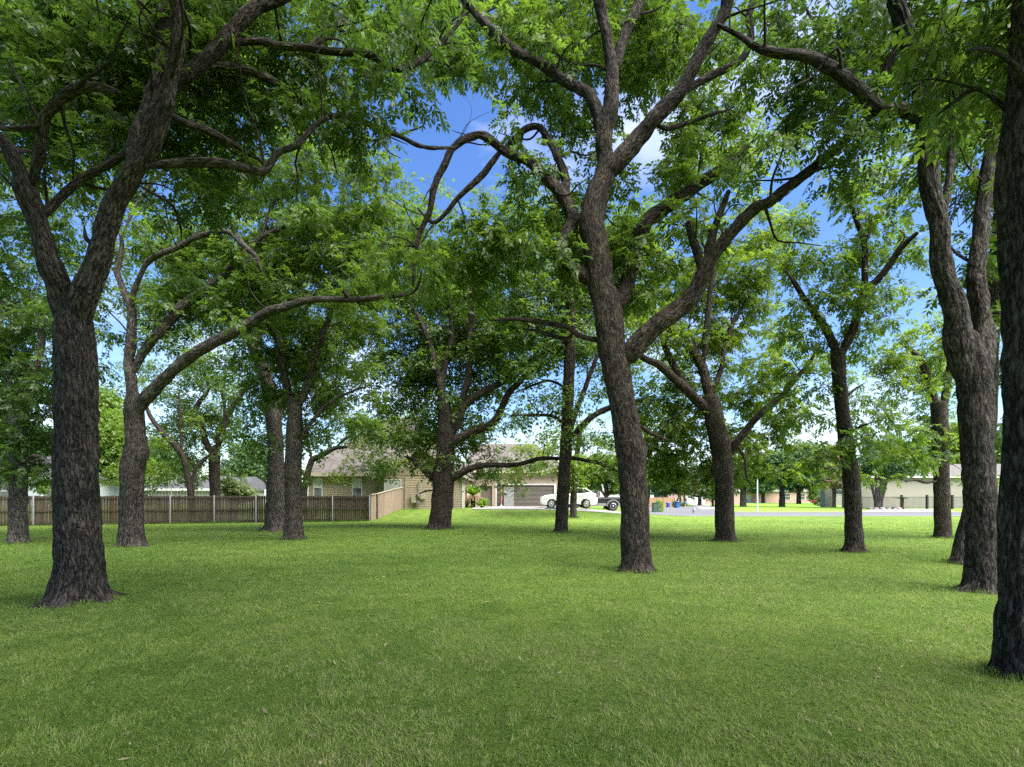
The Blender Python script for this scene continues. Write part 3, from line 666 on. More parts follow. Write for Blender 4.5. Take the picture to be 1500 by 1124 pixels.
def shingle(name, a, b, c):
    m, nt, out = newmat(name); L = nt.links.new
    p = nt.nodes.new('ShaderNodeBsdfPrincipled'); L(p.outputs[0], out.inputs[0]); p.inputs['Roughness'].default_value = .9
    tc = nt.nodes.new('ShaderNodeTexCoord')
    mp = nt.nodes.new('ShaderNodeMapping'); mp.inputs['Scale'].default_value = (3.2,3.2,7); L(tc.outputs['Object'], mp.inputs[0])
    v = nd(nt, 'ShaderNodeTexVoronoi', Scale=1.6); L(mp.outputs[0], v.inputs['Vector'])
    s = nt.nodes.new('ShaderNodeSeparateColor'); L(v.outputs['Color'], s.inputs[0])
    n = nd(nt, 'ShaderNodeTexNoise', Scale=.6, Detail=4.0); L(tc.outputs['Object'], n.inputs['Vector'])
    ad = nd(nt, 'ShaderNodeMath', operation='MULTIPLY_ADD'); L(n.outputs['Fac'], ad.inputs[0]); ad.inputs[1].default_value = .5
    ml = nd(nt, 'ShaderNodeMath', operation='MULTIPLY'); L(s.outputs[0], ml.inputs[0]); ml.inputs[1].default_value = .5
    L(ml.outputs[0], ad.inputs[2])
    r = ramp(nt, [(.2, a), (.5, b), (.8, c)], ad.outputs[0]); L(r.outputs[0], p.inputs['Base Color'])
    return m
M['shingle'] = shingle('shingle_roof', (.058,.048,.043), (.090,.076,.068), (.13,.111,.10))
M['shingle_far'] = shingle('shingle_roof_grey', (.07,.065,.062), (.11,.10,.098), (.15,.14,.135))
def brickmat():
    m, nt, out = newmat('pink_brick'); L = nt.links.new
    p = nt.nodes.new('ShaderNodeBsdfPrincipled'); L(p.outputs[0], out.inputs[0]); p.inputs['Roughness'].default_value = .85
    tc = nt.nodes.new('ShaderNodeTexCoord'); mp = nt.nodes.new('ShaderNodeMapping'); mp.inputs['Rotation'].default_value = (PI/2,0,0); L(tc.outputs['Object'], mp.inputs[0])
    b = nt.nodes.new('ShaderNodeTexBrick'); L(mp.outputs[0], b.inputs['Vector']); b.inputs['Scale'].default_value = 4
    b.inputs['Color1'].default_value = (.44,.24,.19,1); b.inputs['Color2'].default_value = (.52,.32,.26,1); b.inputs['Mortar'].default_value = (.5,.45,.42,1)
    L(b.outputs['Color'], p.inputs['Base Color']); return m
M['brick'] = brickmat()
def lawnmat():
    m, nt, out = newmat('lawn'); L = nt.links.new
    p = nt.nodes.new('ShaderNodeBsdfPrincipled'); L(p.outputs[0], out.inputs[0]); p.inputs['Roughness'].default_value = .95; p.inputs['Specular IOR Level'].default_value = .1
    tc = nt.nodes.new('ShaderNodeTexCoord'); src = tc.outputs['Object']
    def noise(s, d=5.0, r=.6, st=None):
        v = src
        if st:
            q = nt.nodes.new('ShaderNodeMapping'); q.inputs['Scale'].default_value = st; L(src, q.inputs[0]); v = q.outputs[0]
        n = nd(nt, 'ShaderNodeTexNoise', Scale=s, Detail=d, Roughness=r); L(v, n.inputs['Vector']); return n.outputs['Fac']
    r1 = ramp(nt, LAWN, noise(1.1, 8, .68))
    r2 = ramp(nt, [(.30, (.62,.66,.60)), (.5, (1,1,1)), (.72, (1.42,1.36,1.2))], noise(26, 6, .75))
    r3 = ramp(nt, [(.35, (.82,.88,.8)), (.65, (1.16,1.1,1.05))], noise(.16, 3, .5))
    a = nd(nt, 'ShaderNodeMix', data_type='RGBA', blend_type='MULTIPLY'); a.inputs[0].default_value = 1; L(r1.outputs[0], a.inputs[6]); L(r2.outputs[0], a.inputs[7])
    b = nd(nt, 'ShaderNodeMix', data_type='RGBA', blend_type='MULTIPLY'); b.inputs[0].default_value = 1; L(a.outputs[2], b.inputs[6]); L(r3.outputs[0], b.inputs[7])
    dr = ramp(nt, [(.60, (0,0,0)), (.78, (1,1,1))], noise(.55, 6, .7))
    c = nd(nt, 'ShaderNodeMix', data_type='RGBA'); L(dr.outputs[0], c.inputs[0]); L(b.outputs[2], c.inputs[6]); c.inputs[7].default_value = (.19,.20,.075,1)
    L(c.outputs[2], p.inputs['Base Color'])
    bp = nd(nt, 'ShaderNodeBump', Strength=.9, Distance=.05); L(noise(34, 5, .8), bp.inputs['Height']); L(bp.outputs[0], p.inputs['Normal'])
    return m
LAWN = [(.28, (.070,.120,.022)), (.46, (.110,.180,.032)), (.60, (.145,.215,.040)), (.78, (.19,.235,.065))]
M['lawn'] = lawnmat()
def grassmat():
    m, nt, out = newmat('grass_blades'); L = nt.links.new
    a = nd(nt, 'ShaderNodeAttribute', attribute_name='rnd')
    r = ramp(nt, [(0, (.026,.057,.015)), (.28, (.090,.160,.031)), (.58, (.168,.270,.050)), (.84, (.230,.315,.072)), (.97, (.37,.36,.17))], a.outputs['Fac'])
    d = nt.nodes.new('ShaderNodeBsdfDiffuse'); t = nt.nodes.new('ShaderNodeBsdfTranslucent'); s = nt.nodes.new('ShaderNodeMixShader'); s.inputs[0].default_value = .35
    L(r.outputs[0], d.inputs[0]); L(r.outputs[0], t.inputs[0]); L(d.outputs[0], s.inputs[1]); L(t.outputs[0], s.inputs[2]); L(s.outputs[0], out.inputs[0])
    return m
M['grass'] = grassmat()
M['bright_lawn'] = plain('bright_lawn', (.15,.265,.035), .95, var=.25, scale=3, bump=.5, bscale=40, spec=.1)
# ------------------------------------------------------------------ ground, grass, roads
def sheet(name, X, Y, zoff, mat, kind='structure', mask=None):
    gx, gy = np.meshgrid(X, Y); V = np.stack([gx, gy, gz(gx, gy)+zoff], -1).reshape(-1, 3)
    nx, ny = len(X), len(Y); i = np.arange(ny-1)[:, None]*nx; j = np.arange(nx-1)[None]
    Q = np.stack([i+j, i+j+1, i+nx+j+1, i+nx+j], -1).reshape(-1, 4)
    o = npmesh(name, V, Q, mat, smooth=True); o['kind'] = kind; return o
def patch(name, A, B, C_, D_, mat, zoff, n=24):                 # four-sided sheet laid on the ground
    u = np.linspace(0, 1, n); U, W_ = np.meshgrid(u, u)
    A, B, C_, D_ = [np.array(p, float) for p in (A, B, C_, D_)]
    P = (1-U)[..., None]*(1-W_)[..., None]*A+U[..., None]*(1-W_)[..., None]*B+U[..., None]*W_[..., None]*C_+(1-U)[..., None]*W_[..., None]*D_
    V = np.c_[P.reshape(-1, 2), (gz(P[..., 0], P[..., 1])+zoff).ravel()]
    i = np.arange(n-1)[:, None]*n; j = np.arange(n-1)[None]
    Q = np.stack([i+j, i+j+1, i+n+j+1, i+n+j], -1).reshape(-1, 4)
    o = npmesh(name, V, Q, mat, smooth=True); o['kind'] = 'structure'; return o
X = np.r_[np.array([-900,-500,-250,-120,-70]), np.arange(-50, 60, .8), np.array([75,110,170,300,550,900])]
Y = np.r_[np.array([-60,-20]), np.arange(-8, 110, .8), np.array([130,170,240,400,700,1200])]
sheet('lawn', X, Y, 0, M['lawn'])
patch('driveway', (-3.2,40.6), (9.5,40.2), (12.5,48.6), (-3.2,47.9), M['concrete'], .03)
patch('road', (10.5,45.2), (150,44.6), (150,56.5), (14.0,56.5), M['asphalt'], .015, 60)
patch('side_road', (15.5,56.4), (24.0,56.4), (52,180), (42,180), M['asphalt'], .019, 40)
patch('kerb', (24.5,56.5), (150,56.5), (150,57.0), (24.5,57.0), M['kerb'], .10, 40)
patch('gutter', (11.0,44.9), (150,44.2), (150,44.7), (11.0,45.4), M['kerb'], .023, 60)
patch('far_driveway', (38.5,57.1), (49.5,57.1), (60,71.5), (51,71.5), M['concrete'], .02)
patch('far_lawn', (25.2,57.1), (120,57.1), (120,139), (49.5,139), M['bright_lawn'], .008, 40)
patch('far_path', (26,70), (29,70), (48,128), (44,128), M['concrete'], .02)
def blades():
    rs = np.random.default_rng(5); n = 900000
    u = rs.random(n); d = 2.6*(41/2.6)**u                       # density falls with the square of the distance
    x = (rs.random(n)*2-1)*(1.12*d+1.4)
    keep = ~((d > 30.2+(x+26.6)*.3) & (x < -9.5)) & (rs.random(n) > sst((d-22)/19)*.93) & ~((d > 39.8) & (x > -3.6)); d, x = d[keep], x[keep]
    n = len(d); w = .0038*(1+d*.16)*(.7+.6*rs.random(n)); l = (.022+.030*rs.random(n)**1.4)*(1+.022*d)
    big = rs.random(n) < .012; l[big] *= 1.6
    P = np.c_[x, d, gz(x, d)-.004]
    pn = vnoise(np.c_[x*.9, d*.9, np.zeros(n)])*.5+vnoise(np.c_[x*3.1, d*3.1, np.ones(n)])*.5
    tu = vnoise(np.c_[x*11, d*11, np.full(n, 3.)])*.6+vnoise(np.c_[x*24, d*24, np.full(n, 6.)])*.5
    l *= np.clip(1+.35*pn+.45*tu, .3, 2)
    az = rs.normal(0, .9, n)+2.6*PI*(.5*tu+.8*pn); ln = rs.normal(1.15, .5, n)
    D = unit(np.c_[np.cos(az)*ln, np.sin(az)*ln, np.ones(n)]); a2 = rs.random(n)*2*PI
    Wd = np.c_[np.cos(a2), np.sin(a2), np.zeros(n)]*(w/2)[:, None]
    V = np.stack([P-Wd, P+Wd, P+D*l[:, None]], 1).reshape(-1, 3)
    c = .50+.20*pn+.22*tu+.20*vnoise(np.c_[x*.22, d*.22, np.full(n, 4.)])+rs.normal(0, .24, n)
    dry = vnoise(np.c_[x*.6, d*.6, np.full(n, 9.)])+.6*vnoise(np.c_[x*2.3, d*2.3, np.full(n, 19.)])
    c = np.where(rs.random(n) < np.clip(.02+.17*(dry-.2), .01, .24), rs.uniform(.82, 1, n), c)
    A = np.repeat(np.clip(c, 0, 1), 3)
    for sp in TREES.values():                                  # the mower leaves longer grass round every trunk
        b = sp['limbs'][0][2][0]; bx = (b[0]-CX)*sp['d']/F; br = b[2]*sp['d']/F/math.sqrt(1+((b[0]-CX)/F)**2); q = int(900*br/.35)
        a_ = rs.random(q)*2*PI; ra = br*(1.02+.25*sp.get('flare', .5))+rs.exponential(.06, q)
        P2 = np.c_[bx+np.cos(a_)*ra, sp['d']+np.sin(a_)*ra, np.zeros(q)]; P2[:, 2] = gz(P2[:, 0], P2[:, 1])-.005
        D2 = unit(np.c_[rs.normal(0, .4, (q, 2)), np.ones(q)])*(rs.uniform(.05, .12, q))[:, None]
        W2 = np.c_[np.cos(a_*3), np.sin(a_*3), np.zeros(q)]*.0035*(1+sp['d']*.06)
        V = np.vstack([V, np.stack([P2-W2, P2+W2, P2+D2], 1).reshape(-1, 3)]); A = np.r_[A, np.repeat(rs.uniform(.1, 1, q), 3)]
    q = 5000; u = rs.random(q); P2 = np.c_[-34+24.1*u, 28.5+7.2*u+0*u, np.zeros(q)]; P2[:, 1] = 30.7+(P2[:, 0]+26.6)*.29994-.16-rs.exponential(.05, q)
    D2 = unit(np.c_[rs.normal(0, .4, (q, 2)), np.ones(q)])*(rs.uniform(.05, .22, q)*(.6+.6*(vnoise(P2*np.array([.9, 0, 0]))+.5)))[:, None]; W2 = np.c_[np.ones(q), np.zeros(q), np.zeros(q)]*.009
    V = np.vstack([V, np.stack([P2-W2, P2+W2, P2+D2], 1).reshape(-1, 3)]); A = np.r_[A, np.repeat(rs.uniform(.1, .9, q), 3)]
    n = len(V)//3
    o = npmesh('grass', V, np.arange(3*n, dtype=np.int32), M['grass'], None, {'rnd': ('FLOAT', A)}, n=3)
    tag(o, 'short mown green grass with dry straw patches covering the lawn', 'grass', kind='stuff')
blades()
def litter():                                                    # small dropped twigs and leaflets
    rs = np.random.default_rng(8); n = 420; d = 3+13*rs.random(n)**1.1; x = (rs.random(n)*2-1)*(1.1*d+1)
    az = rs.random(n)*2*PI; l = rs.uniform(.015, .05, n); w = np.where(rs.random(n) < .35, .002, rs.uniform(.006, .012, n))
    P = np.c_[x, d, gz(x, d)+rs.uniform(.022, .045, n)]; D = np.c_[np.cos(az), np.sin(az), rs.normal(0, .25, n)]*l[:, None]; S = np.c_[-np.sin(az), np.cos(az), rs.normal(0, .3, n)]*w[:, None]
    V = np.stack([P-D, P+S, P+D, P-S], 1).reshape(-1, 3)
    o = npmesh('leaf_litter', V, np.arange(4*n, dtype=np.int32), plain('litter', (.22,.18,.10), .9, var=.6, scale=9), None)
    tag(o, 'scattered dry leaflets and twig bits lying on the grass', 'leaf litter', kind='stuff')
litter()
# ------------------------------------------------------------------ wooden fences
def fence(name, label, pts, hts, board_mat, gap, cap=False, postw=.05, postmat='galv', rails=True, seed=1, front=1, only=None):
    rs = random.Random(seed); p0 = pts[0]
    root = empty(name, (p0[0], p0[1], 0), 0, label, 'fence'); O = Vector((p0[0], p0[1], 0))
    for i in range(len(pts)-1):
        a = Vector((*pts[i], 0))-O; b = Vector((*pts[i+1], 0))-O; L = (b-a).length; t = (b-a)/L
        nrm = Vector((t.y, -t.x, 0))*front                         # towards the lawn
        za, zb = hts[i], hts[i+1]; n = max(1, int(round(L/.145))); m = MB()
        for k in range(n):
            u0, u1 = k/n, (k+1)/n; g = rs.uniform(gap*.2, gap)/L
            lo0 = za[0]+(zb[0]-za[0])*u0; hi0 = za[1]+(zb[1]-za[1])*u0+rs.uniform(-.022, .022); off = rs.uniform(0, .008)
            A = a+t*L*(u0+g/2); B = a+t*L*(u1-g/2); q = nrm*(-.02-off); q2 = nrm*(-.001-off)
            V = [A+q, B+q, B+q2, A+q2]; V = [(v.x, v.y, lo0) for v in V]+[(v.x, v.y, hi0) for v in V]
            m.add(V, [(0,3,2,1),(4,5,6,7),(0,1,5,4),(1,2,6,5),(2,3,7,6),(3,0,4,7)])
        m.build('board_panel', M[board_mat if i % 3 else board_mat+'_b' if board_mat+'_b' in M and i % 2 else board_mat+'_c' if board_mat+'_c' in M else board_mat], root)
        if rails:
            for f, hh in ((.06,.13),(.47,.09),(.90,.10)):
                r = MB()
                V = []
                for (P, z) in ((a, za), (b, zb)):
                    z0 = z[0]+(z[1]-z[0])*f
                    for w in (.002, .045):
                        for dz in (0, hh): V.append((P.x+nrm.x*w, P.y+nrm.y*w, z0+dz))
                r.add(V, [(0,1,3,2),(4,6,7,5),(0,4,5,1),(2,3,7,6),(0,2,6,4),(1,5,7,3)]); r.build('rail', M['fence_rail'], root)
        if cap:
            r = MB(); V = []
            for (P, z) in ((a, za), (b, zb)):
                for w in (-.07, .07):
                    for dz in (0.014, .06): V.append((P.x+nrm.x*w, P.y+nrm.y*w, z[1]+dz))
            r.add(V, [(0,1,3,2),(4,6,7,5),(0,4,5,1),(2,3,7,6),(0,2,6,4),(1,5,7,3)]); r.build('cap_rail', M['trim'], root)
    for i, p in enumerate(pts):
        if only is not None and i not in only: continue
        a = Vector((*p, 0))-O; m = MB()
        i0 = min(i, len(pts)-2); t = (Vector((*pts[i0+1], 0))-Vector((*pts[i0], 0))).normalized(); nrm = Vector((t.y, -t.x, 0))*front
        c = a+nrm*(.085 if rails else .05)
        m.lathe([(postw, hts[i][0]-.3), (postw, hts[i][1]+.01), (postw*.6, hts[i][1]+.035)], (c.x, c.y, 0), 10)
        m.build('post', M[postmat], root)
    return root
pxs = [-260,-190,-125,-70,-10,50,117,184,250,314,375,431,487,541]
pts = []
for px in pxs:
    a_ = np.array([-26.6, 30.7]); b_ = np.array([-9.93, 35.7]); u = (px-CX)/F       # where the sight line meets the fence line
    s_ = (u*a_[1]-a_[0])/((b_[0]-a_[0])-u*(b_[1]-a_[1])); pts.append(tuple(a_+(b_-a_)*s_))
fence('wooden_fence', 'long dark brown wooden board fence with pale metal posts along the left of the lawn', pts, [(-.04, 1.76)]*len(pts), 'fence_dark', .022)
c0 = pts[-1]; e0 = (-8.78, 41.2); sp = [(c0[0]+.09+(e0[0]-c0[0]-.09)*u, c0[1]+.1+(e0[1]-c0[1]-.1)*u) for u in (0, .16, .45, .72, 1)]
hs = [(gzf(*p)-.02, gzf(*p)+1.80-.03*i) for i, p in enumerate(sp)]
fence('side_fence', 'tan board fence with a pale cap climbing from the fence corner to the house', sp, hs, 'fence_tan', .008, cap=True, rails=False, postmat='fence_rail', seed=4, front=1, only=(1,))
# ------------------------------------------------------------------ the beige house with garage
def window(parent, x0, x1, z0, z1, y, trim='white', sash=True, blind=True):
    m = MB(); t = .07
    m.box(x0-t, x0, y-.05, y+.02, z0-t, z1+t); m.box(x1, x1+t, y-.05, y+.02, z0-t, z1+t)
    m.box(x0, x1, y-.05, y+.02, z1, z1+t); m.box(x0, x1, y-.06, y+.02, z0-t, z0)
    if sash: m.box(x0, x1, y-.035, y+.02, (z0+z1)/2-.03, (z0+z1)/2+.03)
    f = m.build('window_frame', M[trim], parent)
    zm = (z0+z1)/2
    MB().box(x0, x1, y-.012, y+.01, z0, zm if blind else z1).build('pane', M['glass'], f)
    if blind: MB().box(x0, x1, y-.012, y+.01, zm, z1).build('blind', M['blind'], f)
    return f
def hip(m, x0, x1, y0, y1, z, rz, rx0, rx1, ry, th=.16):
    V = [(x0,y0,z),(x1,y0,z),(x1,y1,z),(x0,y1,z),(rx0,ry,rz),(rx1,ry,rz)]
    V += [(a,b,c-th) for a,b,c in V[:4]]
    m.add(V, [(0,1,5,4),(1,2,5),(2,3,4,5),(3,0,4),(0,6,7,1),(1,7,8,2),(2,8,9,3),(3,9,6,0),(6,9,8,7)])
hs_ = empty('house', (-8, 45, 0), 0, 'beige sided house with shingle hip roofs and a brown double garage door behind the lawn', 'house')
def hb(name, mat, fn, bevel=0):
    m = MB(); fn(m); o = m.build(name, M[mat], hs_, bevel); o.location = (8, -45, 0); return o
def wall_siding(m, x0, x1, y0, y1, z0, z1, lap=.19):             # lapped boards as real steps
    m.box(x0, x1, y0, y1, z0, z1)
    z = z0
    while z < z1-.05:
        m.add([(x0,y0-.003,min(z+lap,z1)),(x1,y0-.003,min(z+lap,z1)),(x1,y0-.024,z),(x0,y0-.024,z),(x0,y0-.003,z),(x1,y0-.003,z)], [(0,1,2,3),(3,2,5,4)]); z += lap
hb('wall', 'siding', lambda m: wall_siding(m, -16.7, -10.4, 42.0, 55, -.2, 3.45))
hb('wall', 'siding', lambda m: wall_siding(m, -10.4, -8.6, 41.35, 48, -.2, 3.45))
def gable(m):
    m.add([(-10.6,41.33,3.45),(-4.0,41.33,3.45),(-7.3,41.33,5.55),(-10.6,41.5,3.45),(-4.0,41.5,3.45),(-7.3,41.5,5.55)], [(0,1,2),(5,4,3),(0,3,4,1),(1,4,5,2),(2,5,3,0)])
hb('gable', 'siding', gable)
hb('wall', 'siding_light', lambda m: (wall_siding(m, -8.6, -3.95, 41.4, 48, -.2, 3.45), m.box(-8.64,-8.52,41.3,41.38,-.2,3.4)))
hb('corner_trim', 'white', lambda m: (m.box(-4.05,-3.90,41.33,41.37,.2,3.4), m.box(-3.945,-3.915,41.40,41.55,.2,3.4)))
hb('wall', 'siding_light', lambda m: (m.box(-4.2,-2.95,47.8,56,-.2,4.0), m.box(-2.95,-1.85,47.8,56,2.72,4.0), m.box(-1.85,-1.42,47.8,56,-.2,4.0), m.box(-1.42,3.92,47.8,56,2.78,4.0), m.box(3.92,4.5,47.8,56,-.2,4.0)))
hb('roof', 'shingle', lambda m: hip(m, -17.3, -3.6, 41.5, 57, 3.62, 9.3, -12, -9, 49.2))
def groof(m):
    y0, y1 = 40.95, 49.5; a = .16
    for s in (-1, 1):
        xe = -7.3+s*3.85; V = [(xe,y0,3.22),(-7.3,y0,5.66),(-7.3,y1,5.66),(xe,y1,3.22)]
        V += [(p,q,r-a) for p,q,r in V]
        m.add(V, [(0,1,2,3),(7,6,5,4),(0,4,5,1),(1,5,6,2),(2,6,7,3),(3,7,4,0)])
hb('roof', 'shingle', groof)
def gfas(m):
    for s in (-1, 1):
        xe = -7.3+s*3.9; V = [(xe,40.9,3.24),(-7.3,40.9,5.70),(-7.3,40.94,5.70),(xe,40.94,3.24)]; V += [(p,q,r-.24) for p,q,r in V]
        m.add(V, [(0,1,2,3),(7,6,5,4),(0,4,5,1),(1,5,6,2),(2,6,7,3),(3,7,4,0)])
hb('fascia', 'trim', gfas)
hb('fascia', 'trim', lambda m: (m.box(-17.35,-11.0,41.44,41.48,3.36,3.66), m.box(-17.3,-10.9,41.5,42,3.38,3.44)))
hb('roof', 'shingle', lambda m: hip(m, -4.4, 5.1, 47.2, 57.5, 4.14, 7.1, -4.2, 2.4, 52.3))
hb('fascia', 'trim', lambda m: m.box(-4.4,5.1,47.14,47.18,3.92,4.18))
g = hb('garage_door', 'door_brown', lambda m: [m.box(-1.42, 3.92, 47.88-.0, 47.95, .60+.42*k, .60+.42*(k+1)-.02) for k in range(5)]+[m.box(-1.42,3.92,47.93,47.97,.5,2.76)])
q_ = MB()
for k in range(5):
    for c in range(8): q_.box(-1.36+.66*c, -1.36+.66*c+.58, 47.862, 47.879, .60+.42*k+.07, .60+.42*k+.33)
o_ = q_.build('door_panel', M['door_brown'], g)
hb('door_trim', 'white', lambda m: (m.box(-1.54,-1.43,47.74,47.79,.4,2.80), m.box(3.93,4.12,47.74,47.79,.4,2.80), m.box(-1.54,4.12,47.74,47.79,2.80,2.92)))
e_ = hb('entry_door', 'door_brown', lambda m: (m.box(-2.94,-1.86,48.0,48.06,.4,2.71),))
q_ = MB(); q_.lathe([(.0,0),(.04,.01),(.04,.06),(0,.08)], (-2.02,47.92,1.6), 10, 'y'); q_.build('handle', M['silver'], e_)
for (a, b, c, d, y) in ((-13.05,-12.35,1.75,3.15,42.0),(-10.25,-9.0,1.4,3.05,41.35),(-16.2,-15.6,1.75,3.15,42.0)):
    f = window(hs_, a, b, c, d, y-.026); f.location = (8,-45,0)
hb('downspout', 'door_brown', lambda m: (m.tube([(-4.75,41.32,3.2),(-4.75,41.32,.75)], .055, 8), m.tube([(-4.75,41.32,.78),(-4.75,41.15,.70)], .055, 8)))
# meters on the wall
me_ = empty('electric_meter', (-8.0, 41.3, gzf(-8,41.3)), 0, 'grey electric meter and junction boxes on the house wall beside the fence', 'meter')
def mb(name, fn, mat='meter', bevel=.015):
    m = MB(); fn(m); o = m.build(name, M[mat], me_, bevel); o.location = (8.0,-41.3,-gzf(-8,41.3)); return o
mb('cabinet', lambda m: m.box(-8.10,-7.72,41.13,41.37,1.22,1.85))
mb('cabinet', lambda m: m.box(-7.36,-7.0,41.17,41.37,1.50,1.92))
mb('cabinet', lambda m: m.box(-7.66,-7.42,41.15,41.37,1.62,2.0))
mb('dial', lambda m: m.lathe([(.0,41.02),(.12,41.05),(.13,41.14)], (-7.54,0,1.80), 14, 'y'), 'silver', 0)
mb('gas_meter', lambda m: m.box(-7.65,-7.42,41.05,41.25,1.06,1.40), 'silver', .04)
for c in (((-7.86,41.3,1.25),(-7.86,41.3,.4)), ((-7.54,41.2,1.1),(-7.54,41.2,.4)), ((-7.54,41.3,1.95),(-7.54,41.3,2.9))): mb('conduit', lambda m: m.tube(c, .033), 'galv', 0)
# things by the garage
wd = empty('door_panel', (-.28, 47.3, gzf(-.3,47.3)), 0, 'loose white door leaning against the brown garage door', 'door')
Mt = Matrix.Rotation(R_ := -.10, 4, 'X')
MB().box(-.47,.47,-.02,.025,0.03,1.80,Mt).build('slab', M['galv'], wd, .006)
MB().box(-.44,-.16,-.05,-.022,1.10,1.22,Mt).build('mail_slot', M['dark'], wd)
MB().box(-.47,.47,-.025,.03,0,.03,Mt).build('bottom_rail', M['galv'], wd)
um = empty('patio_umbrella', (-.98, 47.05, gzf(-1,47.05)), 0, 'closed coral red patio umbrella standing by the garage door', 'umbrella')
MB().lathe([(.02,.42),(.06,.55),(.085,.75),(.07,1.4),(.035,1.85),(.02,1.95)], n=14).build('canopy', M['umbrella'], um)
MB().tube([(0,0,.03),(0,0,2.02)], .02).build('pole', M['white'], um)
MB().lathe([(.24,0),(.24,.05),(.06,.09),(.03,.2)], n=16).build('base', M['white'], um)
# green transformer, bins, post
tb = empty('transformer_box', (15.7, 56, gzf(15.7,56)), 0, 'dark green utility transformer box at the lawn edge beside a yellow bush', 'utility box')
MB().box(-.32,.32,-.35,.35,0.03,.98).build('cabinet', M['green_box'], tb, .03)
MB().box(-.36,.36,-.39,.39,.98,1.06).build('lid', M['green_box'], tb, .02)
MB().box(-.40,.40,-.42,.42,-.05,.03).build('base', M['concrete'], tb)
MB().box(.10,.14,-.37,-.35,.35,.62).build('handle', M['dark'], tb)
def bin_(px, py, label, h, lean=0):
    d = F*H/(py-HY); x = (px-CX)*d/F
    r = empty('recycling_bin', (x, d, 0), .3, label, 'bin', 'blue recycling bins by the side road')
    m = MB(); s = h/1.05
    m.loft([[(-.24*s,-.26*s,.06),(.24*s,-.26*s,.06),(.24*s,.26*s,.06),(-.24*s,.26*s,.06)],[(-.31*s,-.36*s,h*.9),(.31*s,-.36*s,h*.9),(.31*s,.36*s,h*.9),(-.31*s,.36*s,h*.9)]], False)
    m.build('body', M['blue_bin'], r, .02)
    MB().loft([[(-.33*s,-.39*s,h*.9),(.33*s,-.39*s,h*.9),(.33*s,.40*s,h*.9),(-.33*s,.40*s,h*.9)],[(-.29*s,-.33*s,h),(.29*s,-.33*s,h),(.29*s,.36*s,h),(-.29*s,.36*s,h)]], False).build('lid', M['blue_bin'], r, .015)
    for sx in (-1, 1): MB().lathe([(.0,-.04),(.11*s,-.03),(.11*s,.03),(0,.04)], (sx*.26*s,.30*s,.11*s), 12, 'y').build('wheel', M['rubber'], r)
    MB().tube([(-.25*s,.42*s,h*.9),(.25*s,.42*s,h*.9)], .018).build('handle', M['blue_bin'], r)
bin_(979, 743.6, 'smaller blue recycling bin set back by the orange fence', .80)
bin_(992, 744.4, 'taller blue recycling bin nearer the walking person', 1.05)
lp = empty('street_pole', (27.6, 57.6, 0), 0, 'tall tapering white pole on the grass verge across the road', 'pole')
MB().lathe([(.10,0),(.085,.5),(.07,3.2),(.06,4.0)], n=12).build('shaft', M['white'], lp)
MB().lathe([(.06,4.0),(.10,4.05),(.11,4.25),(.07,4.4),(.02,4.46)], n=12).build('lantern', M['white'], lp)
mk = empty('marker_post', (19.0, 53.5, 0), 0, 'small grey marker post beside the road', 'post')
MB().lathe([(.13,0),(.13,.5),(.10,.58),(.0,.62)], n=10).build('shaft', M['galv'], mk)
MB().lathe([(.135,.38),(.135,.48)], n=10).build('band', M['white'], mk)
mx = empty('mailbox', (37.7, 93, 0), .2, 'dark brick mailbox pillar beside a thin tree across the side road', 'mailbox')
MB().box(-.36,.36,-.36,.36,0,1.05).build('pillar', M['dark'], mx, .02)
MB().box(-.42,.42,-.42,.42,1.05,1.16).build('cap', M['concrete'], mx, .02)
MB().box(-.16,.16,-.385,-.362,.62,.90).build('door', M['silver'], mx)
# ------------------------------------------------------------------ vehicles (front towards -x)
def arc(cx, cz, r, a0, a1, n=9): return [(cx+r*math.cos(a0+(a1-a0)*k/n), cz+r*math.sin(a0+(a1-a0)*k/n)) for k in range(n+1)]
def body_from(profile, hw, inset=.10, soft=.05):
    """side profile with rounded shoulders"""
    cx = sum(p[0] for p in profile)/len(profile); cz = sum(p[1] for p in profile)/len(profile)
    zt = max(p[1] for p in profile)
    def sh(k): return [(cx+(x-cx)*(1-soft*k), z if z < .45 else z-(z-.45)*.10*k) for x, z in profile]
    m = MB(); rings = []
    for y, k in ((-hw,1.0),(-hw*.96,.35),(-hw*.86,0),(hw*.86,0),(hw*.96,.35),(hw,1.0)):
        rings.append([(x, y, z) for x, z in sh(k)])
    n = len(profile); V = [p for r in rings for p in r]; Fc = []
    for k in range(len(rings)-1):
        for i in range(n):
            j = (i+1) % n; Fc.append((k*n+i, k*n+j, (k+1)*n+j, (k+1)*n+i))
    m.add(V, Fc); m.add(rings[0], [tuple(range(n-1,-1,-1))]); m.add(rings[-1], [tuple(range(n))])
    return m
